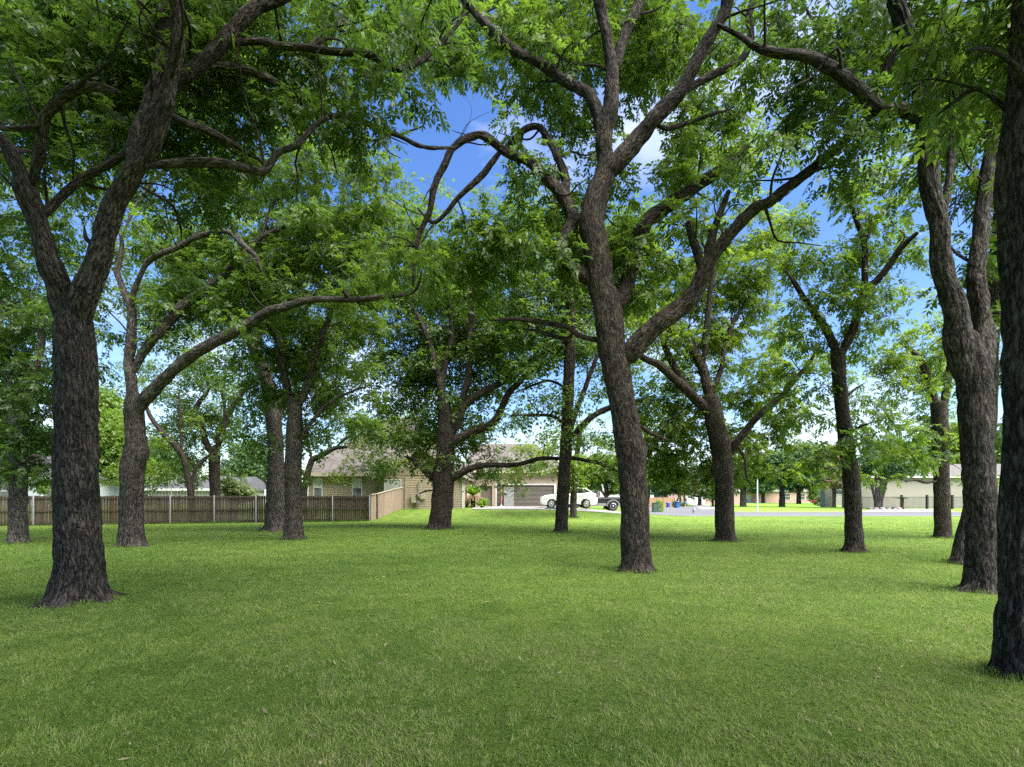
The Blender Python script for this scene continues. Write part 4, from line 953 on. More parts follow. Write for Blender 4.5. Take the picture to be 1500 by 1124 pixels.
def wheel(parent, x, y, r, w, spokes, side, off=None):
    wh = empty('wheel', (x, y, r)); wh.parent = parent
    t = MB().lathe([(r*.62,-w/2),(r*.92,-w/2),(r,-w*.32),(r,w*.32),(r*.92,w/2),(r*.62,w/2)], n=28, axis='y'); t.build('tyre', M['rubber'], wh)
    m = MB(); yo = side*w*.46
    m.lathe([(r*.56,yo-.01),(r*.64,yo-.015),(r*.64,yo+.015),(r*.56,yo+.01)], n=24, axis='y')
    m.lathe([(0,yo-.02),(r*.16,yo-.02),(r*.16,yo+.02),(0,yo+.02)], n=12, axis='y')
    for k in range(spokes):
        a = 2*PI*k/spokes; c, s = math.cos(a), math.sin(a); q = r*.085
        m.add([(c*r*.12-s*q*.7,yo,s*r*.12+c*q*.7),(c*r*.6-s*q*1.5,yo,s*r*.6+c*q*1.5),(c*r*.6+s*q*.4,yo,s*r*.6-c*q*.4),(c*r*.12+s*q*.7,yo,s*r*.12-c*q*.7),
               (c*r*.12-s*q*.7,yo-side*.03,s*r*.12+c*q*.7),(c*r*.6-s*q*1.5,yo-side*.03,s*r*.6+c*q*1.5),(c*r*.6+s*q*.4,yo-side*.03,s*r*.6-c*q*.4),(c*r*.12+s*q*.7,yo-side*.03,s*r*.12-c*q*.7)],
              [(0,1,2,3),(7,6,5,4),(0,4,5,1),(2,6,7,3),(1,5,6,2),(3,7,4,0)])
    m.build('rim', M['alloy'], wh)
    MB().lathe([(0,-.02),(r*.6,-.02),(r*.6,.02),(0,.02)], n=20, axis='y').build('brake_disc', M['dark'], wh)
    return wh
def side_pieces(parent, name, poly, hw, mat, th=.02):
    for s in (-1, 1):
        m = MB(); y = s*hw; m.prism(poly, y-s*.0, y+s*th); m.build(name, M[mat], parent)
def suv(loc, rz, label, paint, name='parked_car', cat='car', group=None):
    r = empty(name, loc, rz, label, cat, group); hw = .92
    prof = [(.0,.56),(.03,.78),(.14,.92),(.5,1.03),(1.25,1.12),(2.6,1.14),(3.9,1.20),(4.5,1.17),(4.66,1.02),(4.72,.80),(4.70,.50),(4.62,.32)]
    prof += [(4.22,.30)]+arc(3.78,.36,.43,-.1,PI+.1)[0:10]+[(3.30,.26),(1.42,.26)]+arc(.92,.36,.43,-.1,PI+.1)+[(.46,.28),(.1,.34)]
    body_from(prof, hw).build('body', M[paint], r)
    MB().prism([(1.30,1.10),(2.02,1.60),(2.7,1.66),(3.7,1.60),(4.42,1.22),(4.4,1.15),(3,1.1)], -.74, .74).build('cabin', M[paint], r, .05)
    side_pieces(r, 'window', [(1.62,1.17),(2.10,1.54),(2.62,1.58),(2.62,1.17)], .742, 'carglass')
    side_pieces(r, 'window', [(2.70,1.17),(2.70,1.58),(3.45,1.54),(3.62,1.22),(3.4,1.18)], .742, 'carglass')
    side_pieces(r, 'window', [(3.70,1.24),(3.54,1.53),(3.74,1.50),(4.12,1.29)], .742, 'carglass')
    MB().add([(1.36,-.66,1.16),(1.36,.66,1.16),(2.0,.60,1.59),(2.0,-.60,1.59)], [(0,1,2,3)]).add([(1.34,-.66,1.16),(1.34,.66,1.16),(1.98,.60,1.60),(1.98,-.60,1.60)], [(3,2,1,0)]).build('windscreen', M['carglass'], r)
    for s in (-1, 1):
        MB().box(.06,.42,min(s*.58,s*.90),max(s*.58,s*.90),.80,.92).build('headlight', M['lampclear'], r, .03)
        MB().box(4.5,4.71,min(s*.62,s*.91),max(s*.62,s*.91),.86,1.06).build('tail_light', M['lampred'], r, .03)
        MB().box(1.62,1.80,min(s*.93,s*1.08),max(s*.93,s*1.08),1.12,1.28).build('mirror', M[paint], r, .03)
        MB().box(2.30,2.52,min(s*.915,s*.94),max(s*.915,s*.94),.96,1.0).build('door_handle', M[paint], r, .008)
        MB().box(3.22,3.44,min(s*.915,s*.94),max(s*.915,s*.94),.98,1.02).build('door_handle', M[paint], r, .008)
        MB().box(1.4,3.3,min(s*.90,s*.935),max(s*.90,s*.935),.27,.36).build('sill', M['dark'], r)
        for x in (.92, 3.78): wheel(r, x, s*.80, .36, .23, 5, s)
        for x in (1.52, 2.66, 3.52): MB().box(x, x+.012, min(s*.919,s*.923), max(s*.919,s*.923), .42, 1.08).build('door_seam', M['dark'], r)
        MB().box(.12,.28,min(s*.5,s*.82),max(s*.5,s*.82),.42,.50).build('fog_light', M['dark'], r, .01)
    MB().box(.01,.06,-.5,.5,.5,.74).build('grille', M['dark'], r, .01)
    MB().box(4.55,4.76,-.86,.86,.30,.46).build('bumper', M['silver'], r, .03)
    return r
gs = gzf(4.6, 42.2)
suv((2.28, 42.6, gs+.03), -.012, 'white crossover car parked on the driveway facing the house on the left', 'carwhite').scale = (1, 1, 1.06)
def pickup(loc, label):
    r = empty('pickup_truck', loc, 0, label, 'truck'); hw = .98
    prof = [(.0,.62),(.03,.98),(.2,1.16),(1.5,1.22),(3.6,1.24),(5.75,1.24),(5.8,.66),(5.72,.56)]
    prof += [(5.25,.52)]+arc(4.72,.46,.52,0,PI)+[(4.1,.46),(1.65,.46)]+arc(1.08,.46,.52,0,PI)+[(.5,.5),(.1,.52)]
    body_from(prof, hw, soft=.02).build('body', M['carblack'], r)
    MB().prism([(1.45,1.2),(2.15,1.86),(2.5,1.92),(3.35,1.90),(3.52,1.2)], -.80, .80).build('cab', M['silver'], r, .05)
    side_pieces(r, 'window', [(1.78,1.28),(2.22,1.80),(2.42,1.82),(2.42,1.28)], .802, 'carglass')
    side_pieces(r, 'window', [(2.52,1.28),(2.52,1.82),(3.28,1.82),(3.36,1.28)], .802, 'carglass')
    MB().box(3.54,3.56,-.7,.7,1.32,1.8).build('rear_window', M['carglass'], r)
    for q in ((-.96,-.88),(.88,.96)): MB().box(3.6,5.74,*q,1.24,1.27).build('bed_rail', M['dark'], r)
    MB().box(3.62,5.68,-.84,.84,1.2,1.25).build('bed_cover', M['rubber'], r)
    for s in (-1, 1):
        m = MB(); A = arc(4.72,.46,.60,-.05,PI+.05,14); B = arc(4.72,.46,.50,-.05,PI+.05,14)
        for k in range(14):
            V = [(x,y,z) for y in (s*.965, s*1.03) for x,z in (A[k],A[k+1],B[k+1],B[k])]
            m.add(V, [(0,1,2,3),(7,6,5,4),(0,4,5,1),(1,5,6,2),(2,6,7,3),(3,7,4,0)])
        m.build('fender_flare', M['silver'], r)
        MB().box(1.7,4.08,min(s*.96,s*1.0),max(s*.96,s*1.0),.47,.72).build('lower_trim', M['silver'], r, .01)
        MB().box(5.3,5.78,min(s*.96,s*1.0),max(s*.96,s*1.0),.58,.76).build('lower_trim', M['silver'], r, .01)
        MB().box(5.66,5.83,min(s*.80,s*.975),max(s*.80,s*.975),.85,1.18).build('tail_light', M['lampred'], r, .02)
        MB().box(-.02,.2,min(s*.6,s*.95),max(s*.6,s*.95),.82,1.02).build('headlight', M['lampclear'], r, .02)
        for x in (1.08, 4.72): wheel(r, x, s*.86, .44, .28, 6, s)
    MB().box(5.8,5.98,-.9,.9,.55,.74).build('bumper', M['silver'], r, .03)
    return r
pickup((4.55, 47.9, gzf(9.2, 47.5)+.03), 'black pickup truck with silver lower trim parked behind the white car')
suv((64.2, 109, 0), .05, 'red car half hidden by bushes across the road', 'carred')
cr = empty('car_ramp', (3.3, 41.0, gzf(3.3,41)+.03), 0, 'low dark ramp lying by the front wheel of the white car', 'ramp')
MB().prism([(-.65,0),(-.65,.03),(-.40,.11),(1.0,.11),(1.0,0)], -.14, .14).build('board', M['green_box'], cr, .008)
MB().box(.92,1.0,-.14,.14,.112,.19).build('stop', M['dark'], cr)
# ------------------------------------------------------------------ the person on the side road
def person(loc, rz, label):
    J = {'pelvis':(0,0,.93),'waist':(0,0,1.08),'chest':(0,.01,1.28),'neck':(0,.0,1.43),'jaw':(0,-.015,1.50),'head':(0,-.005,1.58),'top':(0,0,1.66),
         'hipL':(.10,0,.88),'kneeL':(.11,-.10,.50),'ankL':(.10,-.06,.09),'toeL':(.10,-.21,.04),
         'hipR':(-.10,0,.88),'kneeR':(-.11,.02,.49),'ankR':(-.11,.20,.12),'toeR':(-.11,.10,.03),
         'shL':(.18,0,1.38),'elL':(.235,.10,1.12),'wrL':(.22,-.0,.90),'haL':(.215,-.03,.83),'shR':(-.18,0,1.38),'elR':(-.235,.02,1.11),'wrR':(-.22,-.12,.90),'haR':(-.215,-.16,.84)}
    E = [('pelvis','waist'),('waist','chest'),('chest','neck'),('neck','jaw'),('jaw','head'),('head','top'),('pelvis','hipL'),('hipL','kneeL'),('kneeL','ankL'),('ankL','toeL'),
         ('pelvis','hipR'),('hipR','kneeR'),('kneeR','ankR'),('ankR','toeR'),('chest','shL'),('shL','elL'),('elL','wrL'),('wrL','haL'),('chest','shR'),('shR','elR'),('elR','wrR'),('wrR','haR')]
    RAD = dict(pelvis=.14,waist=.115,chest=.14,neck=.055,jaw=.068,head=.085,top=.06,hipL=.09,hipR=.09,kneeL=.058,kneeR=.058,ankL=.04,ankR=.04,toeL=.032,toeR=.032,shL=.055,shR=.055,elL=.042,elR=.042,wrL=.028,wrR=.028,haL=.030,haR=.030)
    for s, sx in (('L',1),('R',-1)):                       # a thumb and four fingers, lightly curled
        h = J['ha'+s]
        for k, (dx, dy, dz) in enumerate(((.0,-.045,-.02),(.0,-.028,-.075),(.0,-.008,-.082),(.0,.012,-.078),(.0,.03,-.062))):
            n1, n2 = 'f%s%da' % (s,k), 'f%s%db' % (s,k)
            J[n1] = (h[0]-sx*.008, h[1]+dy*.8, h[2]+dz*.5); J[n2] = (h[0]-sx*.025, h[1]+dy, h[2]+dz)
            E += [('ha'+s, n1), (n1, n2)]; RAD[n1] = .010; RAD[n2] = .008
    ks = list(J); me = bpy.data.meshes.new('person')
    me.from_pydata([J[k] for k in ks], [(ks.index(a), ks.index(b)) for a, b in E], [])
    o = bpy.data.objects.new('person', me); COL.objects.link(o)
    md = o.modifiers.new('skin', 'SKIN')
    if not me.skin_vertices:
        bm = bmesh.new(); bm.from_mesh(me); bm.verts.layers.skin.verify(); bm.to_mesh(me); bm.free()
    for k, sv in zip(ks, me.skin_vertices[0].data): sv.radius = (RAD[k], RAD[k]*(.72 if k in ('pelvis','waist','chest') else 1)); sv.use_root = (k == 'pelvis')
    o.modifiers.new('sub', 'SUBSURF').levels = 1; o.modifiers['sub'].render_levels = 1
    me.materials.append(M['skin']); o.location = loc; o.rotation_euler = (0,0,rz)
    tag(o, label, 'person')
    def ring(z, a, b, cx=0, cy=0, n=14): return [(cx+a*math.cos(2*PI*k/n), cy+b*math.sin(2*PI*k/n), z) for k in range(n)]
    m = MB(); m.loft([ring(.93,.185,.14), ring(1.05,.165,.125), ring(1.2,.185,.135,0,.01), ring(1.33,.21,.13,0,.01), ring(1.41,.15,.09), ring(1.45,.075,.07)])
    for s in (1,-1): m.tube([(s*.16,0,1.38),(s*.21,.04+.0*s,1.27),(s*.235,.07,1.17)], [.078,.07,.066], 10)
    m.build('shirt', M['shirt'], o)
    m = MB(); m.loft([ring(.82,.185,.15), ring(.90,.19,.15), ring(.96,.178,.14)])
    m.tube([(.10,0,.90),(.112,-.05,.70),(.115,-.08,.56)], [.115,.105,.095], 12); m.tube([(-.10,0,.90),(-.112,.01,.70),(-.115,.015,.56)], [.115,.105,.095], 12)
    m.build('shorts', M['shorts'], o)
    m = MB(); m.loft([ring(1.55,.088,.094,0,.02), ring(1.62,.098,.10,0,.015), ring(1.67,.078,.085,0,.005), ring(1.70,.03,.03)]); m.build('hair', M['hair'], o)
    m = MB(); m.tube([(.10,.0,.06),(.10,-.14,.045),(.10,-.23,.035)], [.05,.05,.03], 10); m.tube([(-.11,.26,.07),(-.11,.13,.045),(-.11,.05,.03)], [.05,.05,.03], 10); m.build('shoes', M['shoe'], o)
    m = MB()
    for s in (1,-1): m.lathe([(0,-.012),(.012,-.006),(.012,.004),(0,.008)], (s*.032,-.088,1.585), 8, 'y')
    m.lathe([(0,-.03),(.016,-.0),(.018,.02)], (0,-.095,1.555), 8, 'y'); m.build('face_features', M['hair'], o)
    return o
person((27.2, 80.5, .02), 2.6, 'person in a dark red top and blue shorts walking along the side road')
# ------------------------------------------------------------------ neighbours
def simple_house(name, label, x0, x1, y0, y1, zw, zr, wallmat, roofmat, wins=(), doors=(), trim='white', over=.5, hipped=True):
    r = empty(name, ((x0+x1)/2, y0, 0), 0, label, 'house'); ox, oy = (x0+x1)/2, y0
    MB().box(x0-ox, x1-ox, 0, y1-oy, -.3, zw).build('wall', M[wallmat], r)
    m = MB(); ry = (y0+y1)/2-oy; ins = min((y1-y0)/2, (x1-x0)/2)*.95 if hipped else -.0
    hip(m, x0-ox-over, x1-ox+over, -over, y1-oy+over, zw+.16, zr, x0-ox+ins, x1-ox-ins, ry); m.build('roof', M[roofmat], r)
    MB().box(x0-ox-over, x1-ox+over, -over-.04, -over-.005, zw-.04, zw+.2).build('fascia', M[trim], r)
    for (a, b, c, d) in wins: window(r, a-ox, b-ox, c, d, -.02, trim, True, False)
    for (a, b, h, mt) in doors:
        dd = MB().box(a-ox, b-ox, -.05, -.004, 0, h).build('door', M[mt], r)
        q = MB(); n = max(1, int((b-a)/.6))
        for k in range(n):
            for z in range(4): q.box(a-ox+(b-a)*k/n+.05, a-ox+(b-a)*(k+1)/n-.05, -.07, -.051, h*z/4+.05, h*(z+1)/4-.05)
        q.build('door_panel', M[mt], dd)
    return r
simple_house('neighbour_house', 'grey sided house with a white window beyond the fence at far left', -63, -44.5, 52, 62, 3.5, 6.2, 'greywall', 'greyroof', wins=[(-47.3,-45.9,1.5,3.1),(-52,-50.6,1.5,3.1),(-57,-55.6,1.5,3.1)])
simple_house('low_shed', 'long low grey roofed building beyond the fence between the left trunks', -48, -33.0, 62, 70, 2.5, 4.3, 'stone', 'greyroof', wins=[(-45,-44,1,2)], hipped=False)
simple_house('brick_house', 'pink brick house with a pale garage door at the end of the side road', 36, 53, 118, 130, 3.0, 6.0, 'brick', 'shingle_far', wins=[(46,47.6,1,2.5)], doors=[(39.9,44.4,2.3,'white')])
simple_house('brick_house', 'long pink brick house beyond the bright lawn across the road', 61, 82, 140, 152, 3.2, 6.4, 'brick', 'shingle_far', wins=[(74,76,1,2.5),(78,80,1,2.5)], doors=[(63.0,65.4,2.4,'white')])
simple_house('stone_house', 'house with tan stone front and a white window behind the pink flowering tree', 62.5, 74, 100, 104.5, 4.2, 7.0, 'tan_wall', 'shingle_far', wins=[(63.2,64.6,2.2,3.9),(67,68.5,1.2,2.7)])
simple_house('tan_house', 'wide tan stucco house behind the black picket fence on the right', 52.5, 78, 77, 81.5, 4.6, 6.8, 'tan_wall', 'shingle_far', wins=[(70,71.5,1.2,2.8)])
pl = empty('stone_pillar', (51.6, 84, 0), 0, 'square tan stone pillar beside the curved tree across the road', 'pillar')
MB().box(-.7,.7,-.6,.6,-.1,3.6).build('shaft', M['stone'], pl, .03); MB().box(-.85,.85,-.75,.75,3.6,3.85).build('cap', M['concrete'], pl, .02)
def picket(name, label, a, b, h, nb, mat='iron', posts=5, pw=.07, bar=.012, railz=(.15,.92)):
    r = empty(name, (a[0], a[1], gzf(*a)), 0, label, 'fence'); A = Vector((0,0,0)); B = Vector((b[0]-a[0], b[1]-a[1], 0))
    t = B.normalized()
    m = MB()
    for k in range(nb):
        p = A.lerp(B, (k+.5)/nb); m.box(p.x-bar, p.x+bar, p.y-bar, p.y+bar, .06, h)
    m.build('pickets', M[mat], r)['kind'] = 'stuff'
    for z in railz:
        m = MB(); m.tube([A+Vector((0,0,h*z)), B+Vector((0,0,h*z))], .024, 6); m.build('rail', M[mat], r)
    for k in range(posts+1):
        p = A.lerp(B, k/posts); MB().box(p.x-pw, p.x+pw, p.y-pw, p.y+pw, -.1, h*1.12).build('post', M[mat], r)
    return r
picket('iron_fence', 'black iron picket fence with thick posts before the tan house', (46.2, 70), (68.5, 71.5), 1.75, 130, posts=6, pw=.11)
picket('wire_fence', 'thin wire mesh fence on slim poles beyond the wooden fence', (-37.0, 52.5), (-30.0, 54.5), 3.1, 26, 'galv', 4, .04, .008, (.5,.98))
of = fence('cedar_fence', 'orange cedar fence behind the blue bins', [(22.0, 82), (24.8, 84), (27.6, 87)], [(0,1.6)]*3, 'orange_fence', .01, rails=False, postmat='orange_fence', seed=9)
fence('pale_fence', 'pale weathered fence far behind the brown fence beside the grey twin trunks', [(-27, 56), (-24, 56.5), (-21, 57)], [(0,2.5)]*3, 'greywall', .01, rails=False, postmat='greywall', seed=10)
# ------------------------------------------------------------------ plants
def blade_plant(name, label, loc, n, L, w, droop, mat, spread=(.2,1.3), trunk=None, cat='plant', rs=None, dead=0, leaflets=True):
    """long arching leaves from one point; with leaflets they are fronds"""
    r = empty(name, loc, 0, label, cat); rs = rs or np.random.default_rng(int(abs(loc[0]*100))+n)
    z0 = 0
    if trunk:
        h, tr = trunk; z0 = h
        MB().lathe([(tr*1.1,-.05),(tr,h*.3),(tr*1.05,h*.7),(tr*.9,h)], n=12).build('trunk', M['frond_stub'], r)
    def fronds(cnt, el0, el1, mat_, nm, dr):
        V = []; A = []
        for k in range(cnt):
            az = rs.random()*2*PI; el = rs.uniform(el0, el1); l = L*rs.uniform(.75, 1.1)
            D = np.array([math.cos(az)*math.cos(el), math.sin(az)*math.cos(el), math.sin(el)]); Sd = np.array([-math.sin(az), math.cos(az), 0])
            T = np.linspace(0, 1, 9); P = np.array([D*l*t-np.array([0,0,1])*dr*l*t*t for t in T])+np.array([0,0,z0]); a0 = np.clip(.55+rs.normal(0,.15),0,1)
            if leaflets:
                for q in range(1, 9):
                    for u in (0, .34, .67):
                        p = P[q-1]+(P[q]-P[q-1])*u; tg = unit(P[q]-P[q-1])
                        for s in (-1, 1):
                            ll = w*(1-abs(T[q]-.5)*1.1); e = p+(Sd*s*.8+tg*.6)*ll+np.array([0,0,.05*ll]); o = tg*.018
                            V += [p-o, p+o, e+o*.3, e-o*.3]; A += [a0]*4
            for q in range(8):
                ww = (w if not leaflets else .03)*(1-T[q])**.6*.5+.004; w2 = (w if not leaflets else .03)*(1-T[q+1])**.6*.5+.002
                up = np.array([0,0,.25*ww if not leaflets else 0])
                V += [P[q]-Sd*ww+up, P[q]+Sd*ww+up, P[q+1]+Sd*w2, P[q+1]-Sd*w2]; A += [a0]*4
        V = np.array(V); npmesh(nm, V, np.arange(len(V)), M[mat_], r, {'rnd': ('FLOAT', np.array(A))})
    fronds(n, *spread, mat, 'foliage', droop)
    if dead: fronds(dead, -.25, .15, 'frond_dead', 'dead_fronds', .35)
    return r
M['frond'] = leafmat('frond', [(0,(.07,.16,.02)),(.5,(.15,.30,.03)),(1,(.26,.42,.05))], .35)
M['frond_dark'] = leafmat('frond_dark', [(0,(.03,.07,.02)),(.5,(.06,.12,.03)),(1,(.10,.18,.05))], .3)
M['frond_dead'] = leafmat('frond_dead', [(0,(.16,.10,.06)),(1,(.30,.20,.12))], .3)
M['frond_stub'] = plain('frond_stub', (.075,.055,.035), .9, var=.5, scale=14, bump=.8, bscale=26)
pz = gzf(-3.4, 44)
blade_plant('sago_palm', 'sago palm with a bright green fan of fronds over drooping brown ones before the garage', (-3.35, 44, pz), 76, 1.25, .20, .12, 'frond', (.45, 1.25), (1.02,.19), 'palm', dead=34)
blade_plant('garden_plant', 'bright wide leaved plant at the right foot of the sago palm', (-2.55, 43.6, gzf(-2.5,43.6)), 80, 1.5, .24, .35, 'frond', (.35,1.35), None, 'plant', leaflets=False)
blade_plant('garden_plant', 'dark green clump at the left foot of the sago palm', (-3.9, 43.5, gzf(-3.9,43.5)), 80, 1.35, .18, .4, 'frond_dark', (.3,1.4), None, 'plant', leaflets=False)
blade_plant('garden_plant', 'small spiky shrub below the downspout on the house wall', (-5.0, 41.0-.15, gzf(-5,41)), 60, .78, .08, .25, 'frond_dark', (.2,1.4), None, 'plant', leaflets=False)
blade_plant('yucca', 'spiky yucca against the black picket fence', (57.6, 69.3, 0), 40, 1.1, .09, .12, 'frond_dark', (0.1,1.4), (.25,.1), 'plant', leaflets=False)
blade_plant('cycad', 'dark flat topped cycad on a short stump beside the tan driveway', (52.6, 69, 0), 40, 1.0, .16, .30, 'frond_dark', (.15,.6), (1.45,.22), 'palm')
rk = empty('garden_bed', (50.6, 69.6, 0), 0, 'low ring of garden rocks round the many stemmed tree', 'rocks')
for k in range(15):
    a = 2*PI*k/15; s_ = random.uniform(.22,.42); m = MB(); c = (2.0*math.cos(a), 1.1*math.sin(a), .02)
    m.loft([[(c[0]+s_*f*math.cos(2*PI*q/9)*random.uniform(.85,1.15), c[1]+s_*f*math.sin(2*PI*q/9)*random.uniform(.85,1.15), c[2]+s_*h) for q in range(9)] for f, h in ((.9,-.2),(1,.2),(.8,.55),(.3,.7))]); m.build('rock', M['rock'], rk)
# ------------------------------------------------------------------ leaf and bark materials
LEAF = {
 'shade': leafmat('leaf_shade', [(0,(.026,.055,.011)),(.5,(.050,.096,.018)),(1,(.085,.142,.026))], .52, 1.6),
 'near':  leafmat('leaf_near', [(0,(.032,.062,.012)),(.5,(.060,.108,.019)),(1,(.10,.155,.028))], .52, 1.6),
 'green': leafmat('leaf_green', [(0,(.038,.078,.014)),(.5,(.079,.140,.022)),(1,(.135,.200,.032))], .55, 1.7),
 'bright':leafmat('leaf_bright', [(0,(.062,.112,.016)),(.5,(.118,.185,.025)),(1,(.185,.255,.036))], .57, 1.7),
 'blue':  leafmat('leaf_blue', [(0,(.045,.095,.038)),(.5,(.080,.155,.058)),(1,(.12,.21,.075))], .45, 1.4, hue=(1,1,.8)),
 'lime':  leafmat('leaf_lime', [(0,(.075,.135,.022)),(.5,(.125,.205,.032)),(1,(.19,.26,.045))], .5, 1.6),
 'pink':  leafmat('blossom', [(0,(.40,.18,.20)),(1,(.60,.34,.33))], .4, 1.1, hue=(1,1,1)),
 'pale':  leafmat('leaf_pale', [(0,(.13,.18,.07)),(1,(.24,.30,.13))], .4, 1.3),
}
BARK = {'dark': barkmat('bark_dark', (.005,.0045,.004), (.090,.080,.070), 16), 'mid': barkmat('bark_mid', (.009,.008,.007), (.130,.116,.102), 17),
        'brown': barkmat('bark_brown', (.007,.006,.005), (.095,.079,.066), 16), 'grey': barkmat('bark_grey', (.015,.013,.012), (.175,.158,.14), 16)}
n_leaf = 0
for key, spec in TREES.items():
    root, W, rs = make_tree(key, spec); O = np.array(root.location)
    cents = np.array(CENTS[key])-O if CENTS[key] else np.zeros((0, 3))
    if len(cents): cents = cents[cents[:, 2] > (1.2 if key in 'DISQPOe' else 2.0)]
    V, A = grow(W, cents, rs, TKIND[key], .5, minz=1.0)
    W.build(BARK[spec['bark']], root)
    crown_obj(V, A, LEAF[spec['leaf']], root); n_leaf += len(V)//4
print('leaflets', n_leaf)
# ------------------------------------------------------------------ trees and bushes farther off
def bg_tree(name, label, px, py, d, tr, blobs, leaf, bark='brown', cat='tree', group='trees beyond the lawn', stems=1, fork=.45, kind='bg', scale=1.0, extra=None, cov=.93):
    x = (px-CX)*d/F; z0 = gzf(x, d)
    root = empty(name, (x, d, z0), 0, label, cat, group); O = np.array(root.location); W = Wood(); rs = np.random.default_rng(int(abs(px)*7+d))
    r = tr*d/F; cs = []
    top = np.mean([at(b[0], b[1], d)[2] for b in blobs])-z0; bot = min(at(b[0], b[1]+b[3], d)[2] for b in blobs)-z0
    fh = max(.2, bot*fork+.2*top)
    for s in range(stems):
        o = (s-(stems-1)/2)
        P = [[o*r*1.0, 0, -.1, r*1.15], [o*r*1.3, 0, fh*.5, r], [o*r*2.4, 0, fh, r*.9], [o*r*5.5, rs.normal(0,.2), top, r*.45]]
        W.limb(np.array(P), 10, max(.08, r*.4), base=True, flare=.4, seed=s+int(px), lump=.08, node_from=.4)
    for b in blobs:
        c = at(b[0], b[1], d)-O; c[1] += rs.normal(0, .6)
        if tr > 1: 
            a = np.array([0, 0, fh*.95]); mid = (a+c)/2+np.array([0, 0, .12*np.linalg.norm(c-a)])*(-1 if abs(c[0]) > c[2] else .5)
            W.limb(np.array([[*a, r*.6], [*mid, r*.45], [*c, r*.18]]), 8, max(.1, r*.5), seed=int(b[0]), wig=.4, node_from=.3)
        else: W.nodes.append(c[None]*.6+np.array([[0,0,.0]])); W.nr.append(np.array([r*.5]))
        rx, rz = b[2]*d/F, b[3]*d/F; ea, per = KIND[kind][4]*scale**2, KIND[kind][6]
        n = max(2, int(-math.log(1-cov)*THICK*1.1*PI*rx*rz/ea/per))
        u = rs.normal(0, 1, (n, 3)); u = unit(u)*(rs.random((n, 1))**.45); cs.append(c+u*np.array([rx, max(rx, rz)*.8, rz]))
    cs = np.vstack(cs); cs = cs[cs[:, 2] > .15]
    V, A = grow(W, cs, rs, kind, .5, scale, minz=.3)
    W.build(BARK[bark], root); crown_obj(V, A, LEAF[leaf], root)
    if extra:
        c2 = cs[rs.random(len(cs)) < .35]
        n = len(c2)*4; P = np.repeat(c2, 4, 0)+rs.normal(0, .5, (n, 3)); P[:, 1] -= .6
        V, A = leaves(P, rs.normal(0,1,(n,3)), rs.normal(0,1,(n,3)), np.full(n, .6), *KIND['bg'][:4], rs, .5)
        npmesh('blossom', V, np.arange(len(V)), LEAF[extra], root, {'rnd': ('FLOAT', A)})
    return root
T = bg_tree
T('leafy_tree', 'tall bright green tree beyond the fence between the two left trunks', 166, 742, 58, 4, [(150,600,28,35),(168,640,42,40),(160,675,40,22),(185,690,30,16)], 'lime', scale=.75)
T('round_bush', 'round bright green bush above the wire fence', 222, 735, 56, 2, [(220,690,22,16),(236,698,16,12)], 'lime', cat='bush', group='bushes beyond the fence', scale=.6)
T('leafy_tree', 'dark blue green tree beyond the fence right of the two pronged tree', 362, 740, 70, 5, [(345,690,30,24),(372,682,30,28),(395,700,20,20),(360,662,24,18)], 'blue', scale=.8)
T('leafy_tree', 'dim dark green tree far behind the thin leaning tree', 245, 742, 80, 5, [(240,672,26,24),(262,690,26,20),(225,655,18,18)], 'blue', scale=.8)
T('pale_shrub', 'pale feathery shrub peeking over the wooden fence', 340, 742, 38, 1, [(340,722,24,13),(332,710,14,10)], 'pale', cat='bush', group='bushes beyond the fence', scale=.42)
T('yellow_shrub', 'small yellow shrub in front of the grey house window at far left', 66, 742, 42, .8, [(66,716,5,9)], 'lime', cat='bush', group='bushes beyond the fence', scale=.4)
T('leafy_tree', 'broad green tree at the far left edge beyond the fence', -40, 742, 60, 6, [(-60,650,60,40),(-10,690,35,25),(0,620,40,40)], 'green', scale=.8)
T('oak_tree', 'dark oak behind the black pickup', 888, 744, 62, 3.5, [(862,702,26,16),(890,694,30,18),(905,715,16,10),(880,680,24,14)], 'green', scale=.7)
T('oak_tree', 'green tree filling the gap behind the white car roof', 846, 744, 66, 3, [(836,700,24,18),(850,715,16,10),(846,680,26,14)], 'bright', scale=.7)
T('oak_tree', 'oak with a thick straight trunk left of the white pole', 1088.5, 742.5, 88, 4.2, [(1085,700,22,14),(1105,695,22,14),(1070,690,22,16),(1090,678,30,16)], 'green', 'grey', scale=.7)
T('oak_tree', 'oak with low spreading arms behind the white pole', 1118, 737.2, 138, 2.6, [(1115,712,18,9),(1128,706,14,9),(1102,712,14,8)], 'blue', 'dark', scale=.9)
T('oak_tree', 'oak with a thick trunk right of the white pole', 1145.5, 743, 86, 4, [(1140,690,32,20),(1160,680,34,22),(1180,672,30,22),(1128,676,26,16)], 'blue', 'dark', scale=.8)
T('oak_tree', 'wide armed oak near the red car', 1170, 738.5, 122, 3, [(1165,706,24,12),(1185,700,30,14),(1205,692,24,16),(1180,682,36,16)], 'blue', 'mid', scale=.9)
T('crape_myrtle', 'pink flecked crape myrtle beside the pale garage of the brick house', 1025, 741, 100, 2.6, [(1015,712,22,12),(1038,712,20,12),(1025,700,26,12),(1000,716,14,8)], 'blue', 'brown', extra='pink', scale=.7)
T('leafy_tree', 'thin trunked small tree next to the dark mailbox', 1044, 744, 88, 1.7, [(1044,722,18,10),(1052,714,16,10),(1036,716,12,8)], 'green', 'dark', scale=.6)
T('leafy_tree', 'bluish tree above the blue bins', 974, 741, 98, 1.2, [(968,712,22,14),(988,708,22,14),(978,698,26,12)], 'blue', 'brown', scale=.7)
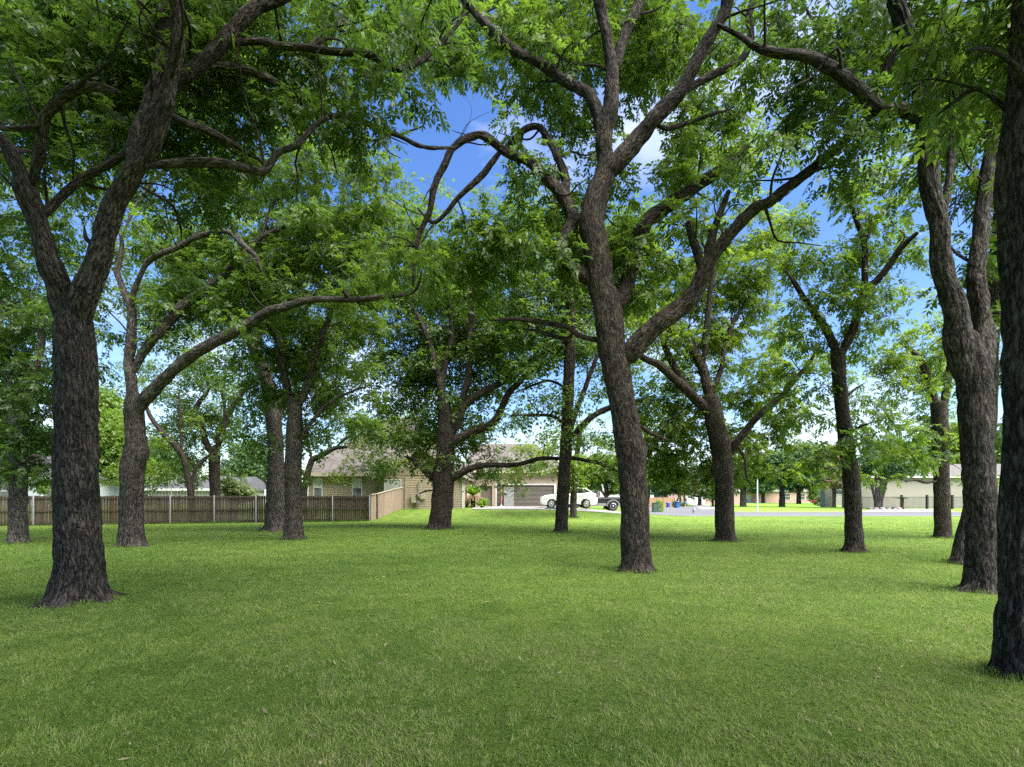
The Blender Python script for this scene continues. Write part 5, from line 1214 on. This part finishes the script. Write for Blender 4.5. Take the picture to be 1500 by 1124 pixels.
T('crape_myrtle', 'crape myrtle with pink blossom left of the curved trunk', 1222, 744, 80, 1.5, [(1215,680,20,14),(1228,700,18,14),(1210,702,12,10),(1222,664,20,12)], 'green', 'grey', extra='pink', stems=2, scale=.6)
T('crape_myrtle', 'pale many stemmed crape myrtle in a ring of rocks before the tan house', 1287, 743.5, 70.5, 2.3, [(1280,676,28,16),(1310,682,30,18),(1340,678,26,16),(1296,660,30,16),(1330,660,24,14),(1262,690,14,10)], 'blue', 'grey', stems=4, scale=.6, fork=.3)
T('leafy_tree', 'tall green tree behind the tan house', 1395, 742, 96, 4, [(1370,650,26,24),(1400,640,26,24),(1420,665,22,24),(1390,676,24,16)], 'bright', scale=.8)
T('leafy_tree', 'darker tree at the right end of the tan house', 1500, 742, 92, 4, [(1470,660,30,30),(1510,640,40,40),(1450,690,18,18)], 'blue', scale=.8)
T('lime_bush', 'lime green bush behind the red car', 1199, 739, 118, .8, [(1197,718,10,7),(1191,728,6,6)], 'lime', cat='bush', group='bushes beyond the road', scale=.6)
T('round_bush', 'dark round bush in front of the red car', 1212, 742, 96, .6, [(1211,733,8,7),(1202,740,7,4)], 'blue', cat='bush', group='bushes beyond the road', scale=.45)
T('low_shrub', 'low reddish leaved shrub beside the dark round bush', 1219, 743, 88, .5, [(1219,740,6,4)], 'pale', cat='bush', group='bushes beyond the road', scale=.35)
T('yellow_shrub', 'yellow green shrub against the transformer box', 966, 752, 57.5, .6, [(967,742,6,9),(964,750,7,4)], 'lime', cat='bush', group='bushes beyond the road', scale=.35)
T('round_bush', 'green bush between the two blue bins', 985.5, 743, 87, .5, [(985,738,6,4)], 'bright', cat='bush', group='bushes beyond the road', scale=.4)
T('round_bush', 'green bush right of the taller blue bin', 998, 743, 90, .5, [(999,739,5,4)], 'bright', cat='bush', group='bushes beyond the road', scale=.4)
T('leafy_tree', 'distant hazy tree behind the pink brick house', 1010, 738, 150, 3, [(1000,700,40,16),(1040,695,40,18),(965,690,36,18)], 'blue', scale=1.0)
T('leafy_tree', 'distant dark tree row end behind the long brick house', 1110, 738, 175, 3, [(1080,695,44,16),(1130,690,50,18)], 'blue', scale=1.1)
T('leafy_tree', 'distant tree behind the wide armed oak', 1190, 738, 160, 3, [(1180,715,36,16),(1215,700,40,20)], 'blue', scale=1.1)
T('leafy_tree', 'distant tree behind the transformer box', 950, 738, 130, 3, [(945,700,34,20),(925,715,24,14)], 'green', scale=1.0)
T('leafy_tree', 'tall distant tree behind the left grey house', 60, 738, 90, 4, [(90,660,40,30),(40,650,40,30)], 'blue', scale=.9)
# ------------------------------------------------------------------ light, sky, camera
EL, AZ = math.radians(58), math.radians(120)           # sun high, ahead and to the right
sd = Vector((math.sin(AZ)*math.cos(EL), math.cos(AZ)*math.cos(EL), math.sin(EL)))
su = bpy.data.lights.new('sun', 'SUN'); su.energy = 5.0; su.angle = math.radians(SUN_ANGLE); su.color = (1, .955, .88)
so = bpy.data.objects.new('sun', su); COL.objects.link(so); so.rotation_euler = (-sd).to_track_quat('-Z', 'Y').to_euler(); so.location = (20, 40, 60)
w = bpy.data.worlds.new('World'); SC.world = w; w.use_nodes = True; nt = w.node_tree; nt.nodes.clear(); L = nt.links.new
out = nt.nodes.new('ShaderNodeOutputWorld'); bg = nt.nodes.new('ShaderNodeBackground'); L(bg.outputs[0], out.inputs[0])
sk = nt.nodes.new('ShaderNodeTexSky'); sk.sky_type = 'NISHITA'; sk.sun_disc = False; sk.sun_elevation = EL; sk.sun_rotation = AZ; sk.air_density = 1.0; sk.dust_density = .6; sk.ozone_density = 2.0
hsv = nt.nodes.new('ShaderNodeHueSaturation'); hsv.inputs['Saturation'].default_value = 1.25; hsv.inputs['Value'].default_value = 1.0; hsv.inputs['Hue'].default_value = .511; L(sk.outputs[0], hsv.inputs['Color'])
tc = nt.nodes.new('ShaderNodeTexCoord'); mp = nt.nodes.new('ShaderNodeMapping'); mp.inputs['Scale'].default_value = (1,1,2.0); mp.inputs['Location'].default_value = (.35,.2,.1); L(tc.outputs['Generated'], mp.inputs[0])
n = nd(nt, 'ShaderNodeTexNoise', Scale=2.6, Detail=7.0, Roughness=.55); L(mp.outputs[0], n.inputs['Vector'])
sx = nt.nodes.new('ShaderNodeSeparateXYZ'); L(tc.outputs['Generated'], sx.inputs[0])
lowz = nd(nt, 'ShaderNodeMapRange'); L(sx.outputs['Z'], lowz.inputs[0]); lowz.inputs[1].default_value = .0; lowz.inputs[2].default_value = .45; lowz.inputs[3].default_value = .12; lowz.inputs[4].default_value = 0
ad = nd(nt, 'ShaderNodeMath', operation='ADD'); L(n.outputs['Fac'], ad.inputs[0]); L(lowz.outputs[0], ad.inputs[1])
cr_ = ramp(nt, [(.55, (0,0,0)), (.92, (1,1,1))], ad.outputs[0])
mx = nd(nt, 'ShaderNodeMix', data_type='RGBA'); L(cr_.outputs[0], mx.inputs[0]); L(hsv.outputs[0], mx.inputs[6]); mx.inputs[7].default_value = CLOUD
L(mx.outputs[2], bg.inputs['Color']); bg.inputs['Strength'].default_value = SKY
cam = bpy.data.cameras.new('camera'); co = bpy.data.objects.new('camera', cam); COL.objects.link(co)
cam.sensor_width = 36; cam.lens = 36*F/1500; cam.shift_y = (HY-562)/1500; cam.clip_end = 3000; cam.clip_start = .05
co.location = (0, 0, H); co.rotation_euler = (PI/2, 0, 0); SC.camera = co
vs = SC.view_settings; vs.view_transform = 'Standard'; vs.look = 'None'; vs.exposure = EXPO; vs.gamma = 1; vs.use_curve_mapping = False
cy = SC.cycles; cy.max_bounces = 8; cy.diffuse_bounces = 5; cy.glossy_bounces = 3; cy.transmission_bounces = 5; cy.transparent_max_bounces = 4; cy.caustics_reflective = False; cy.caustics_refractive = False
cy.use_denoising = False; cy.use_adaptive_sampling = True; cy.adaptive_threshold = .015; cy.sample_clamp_indirect = 6
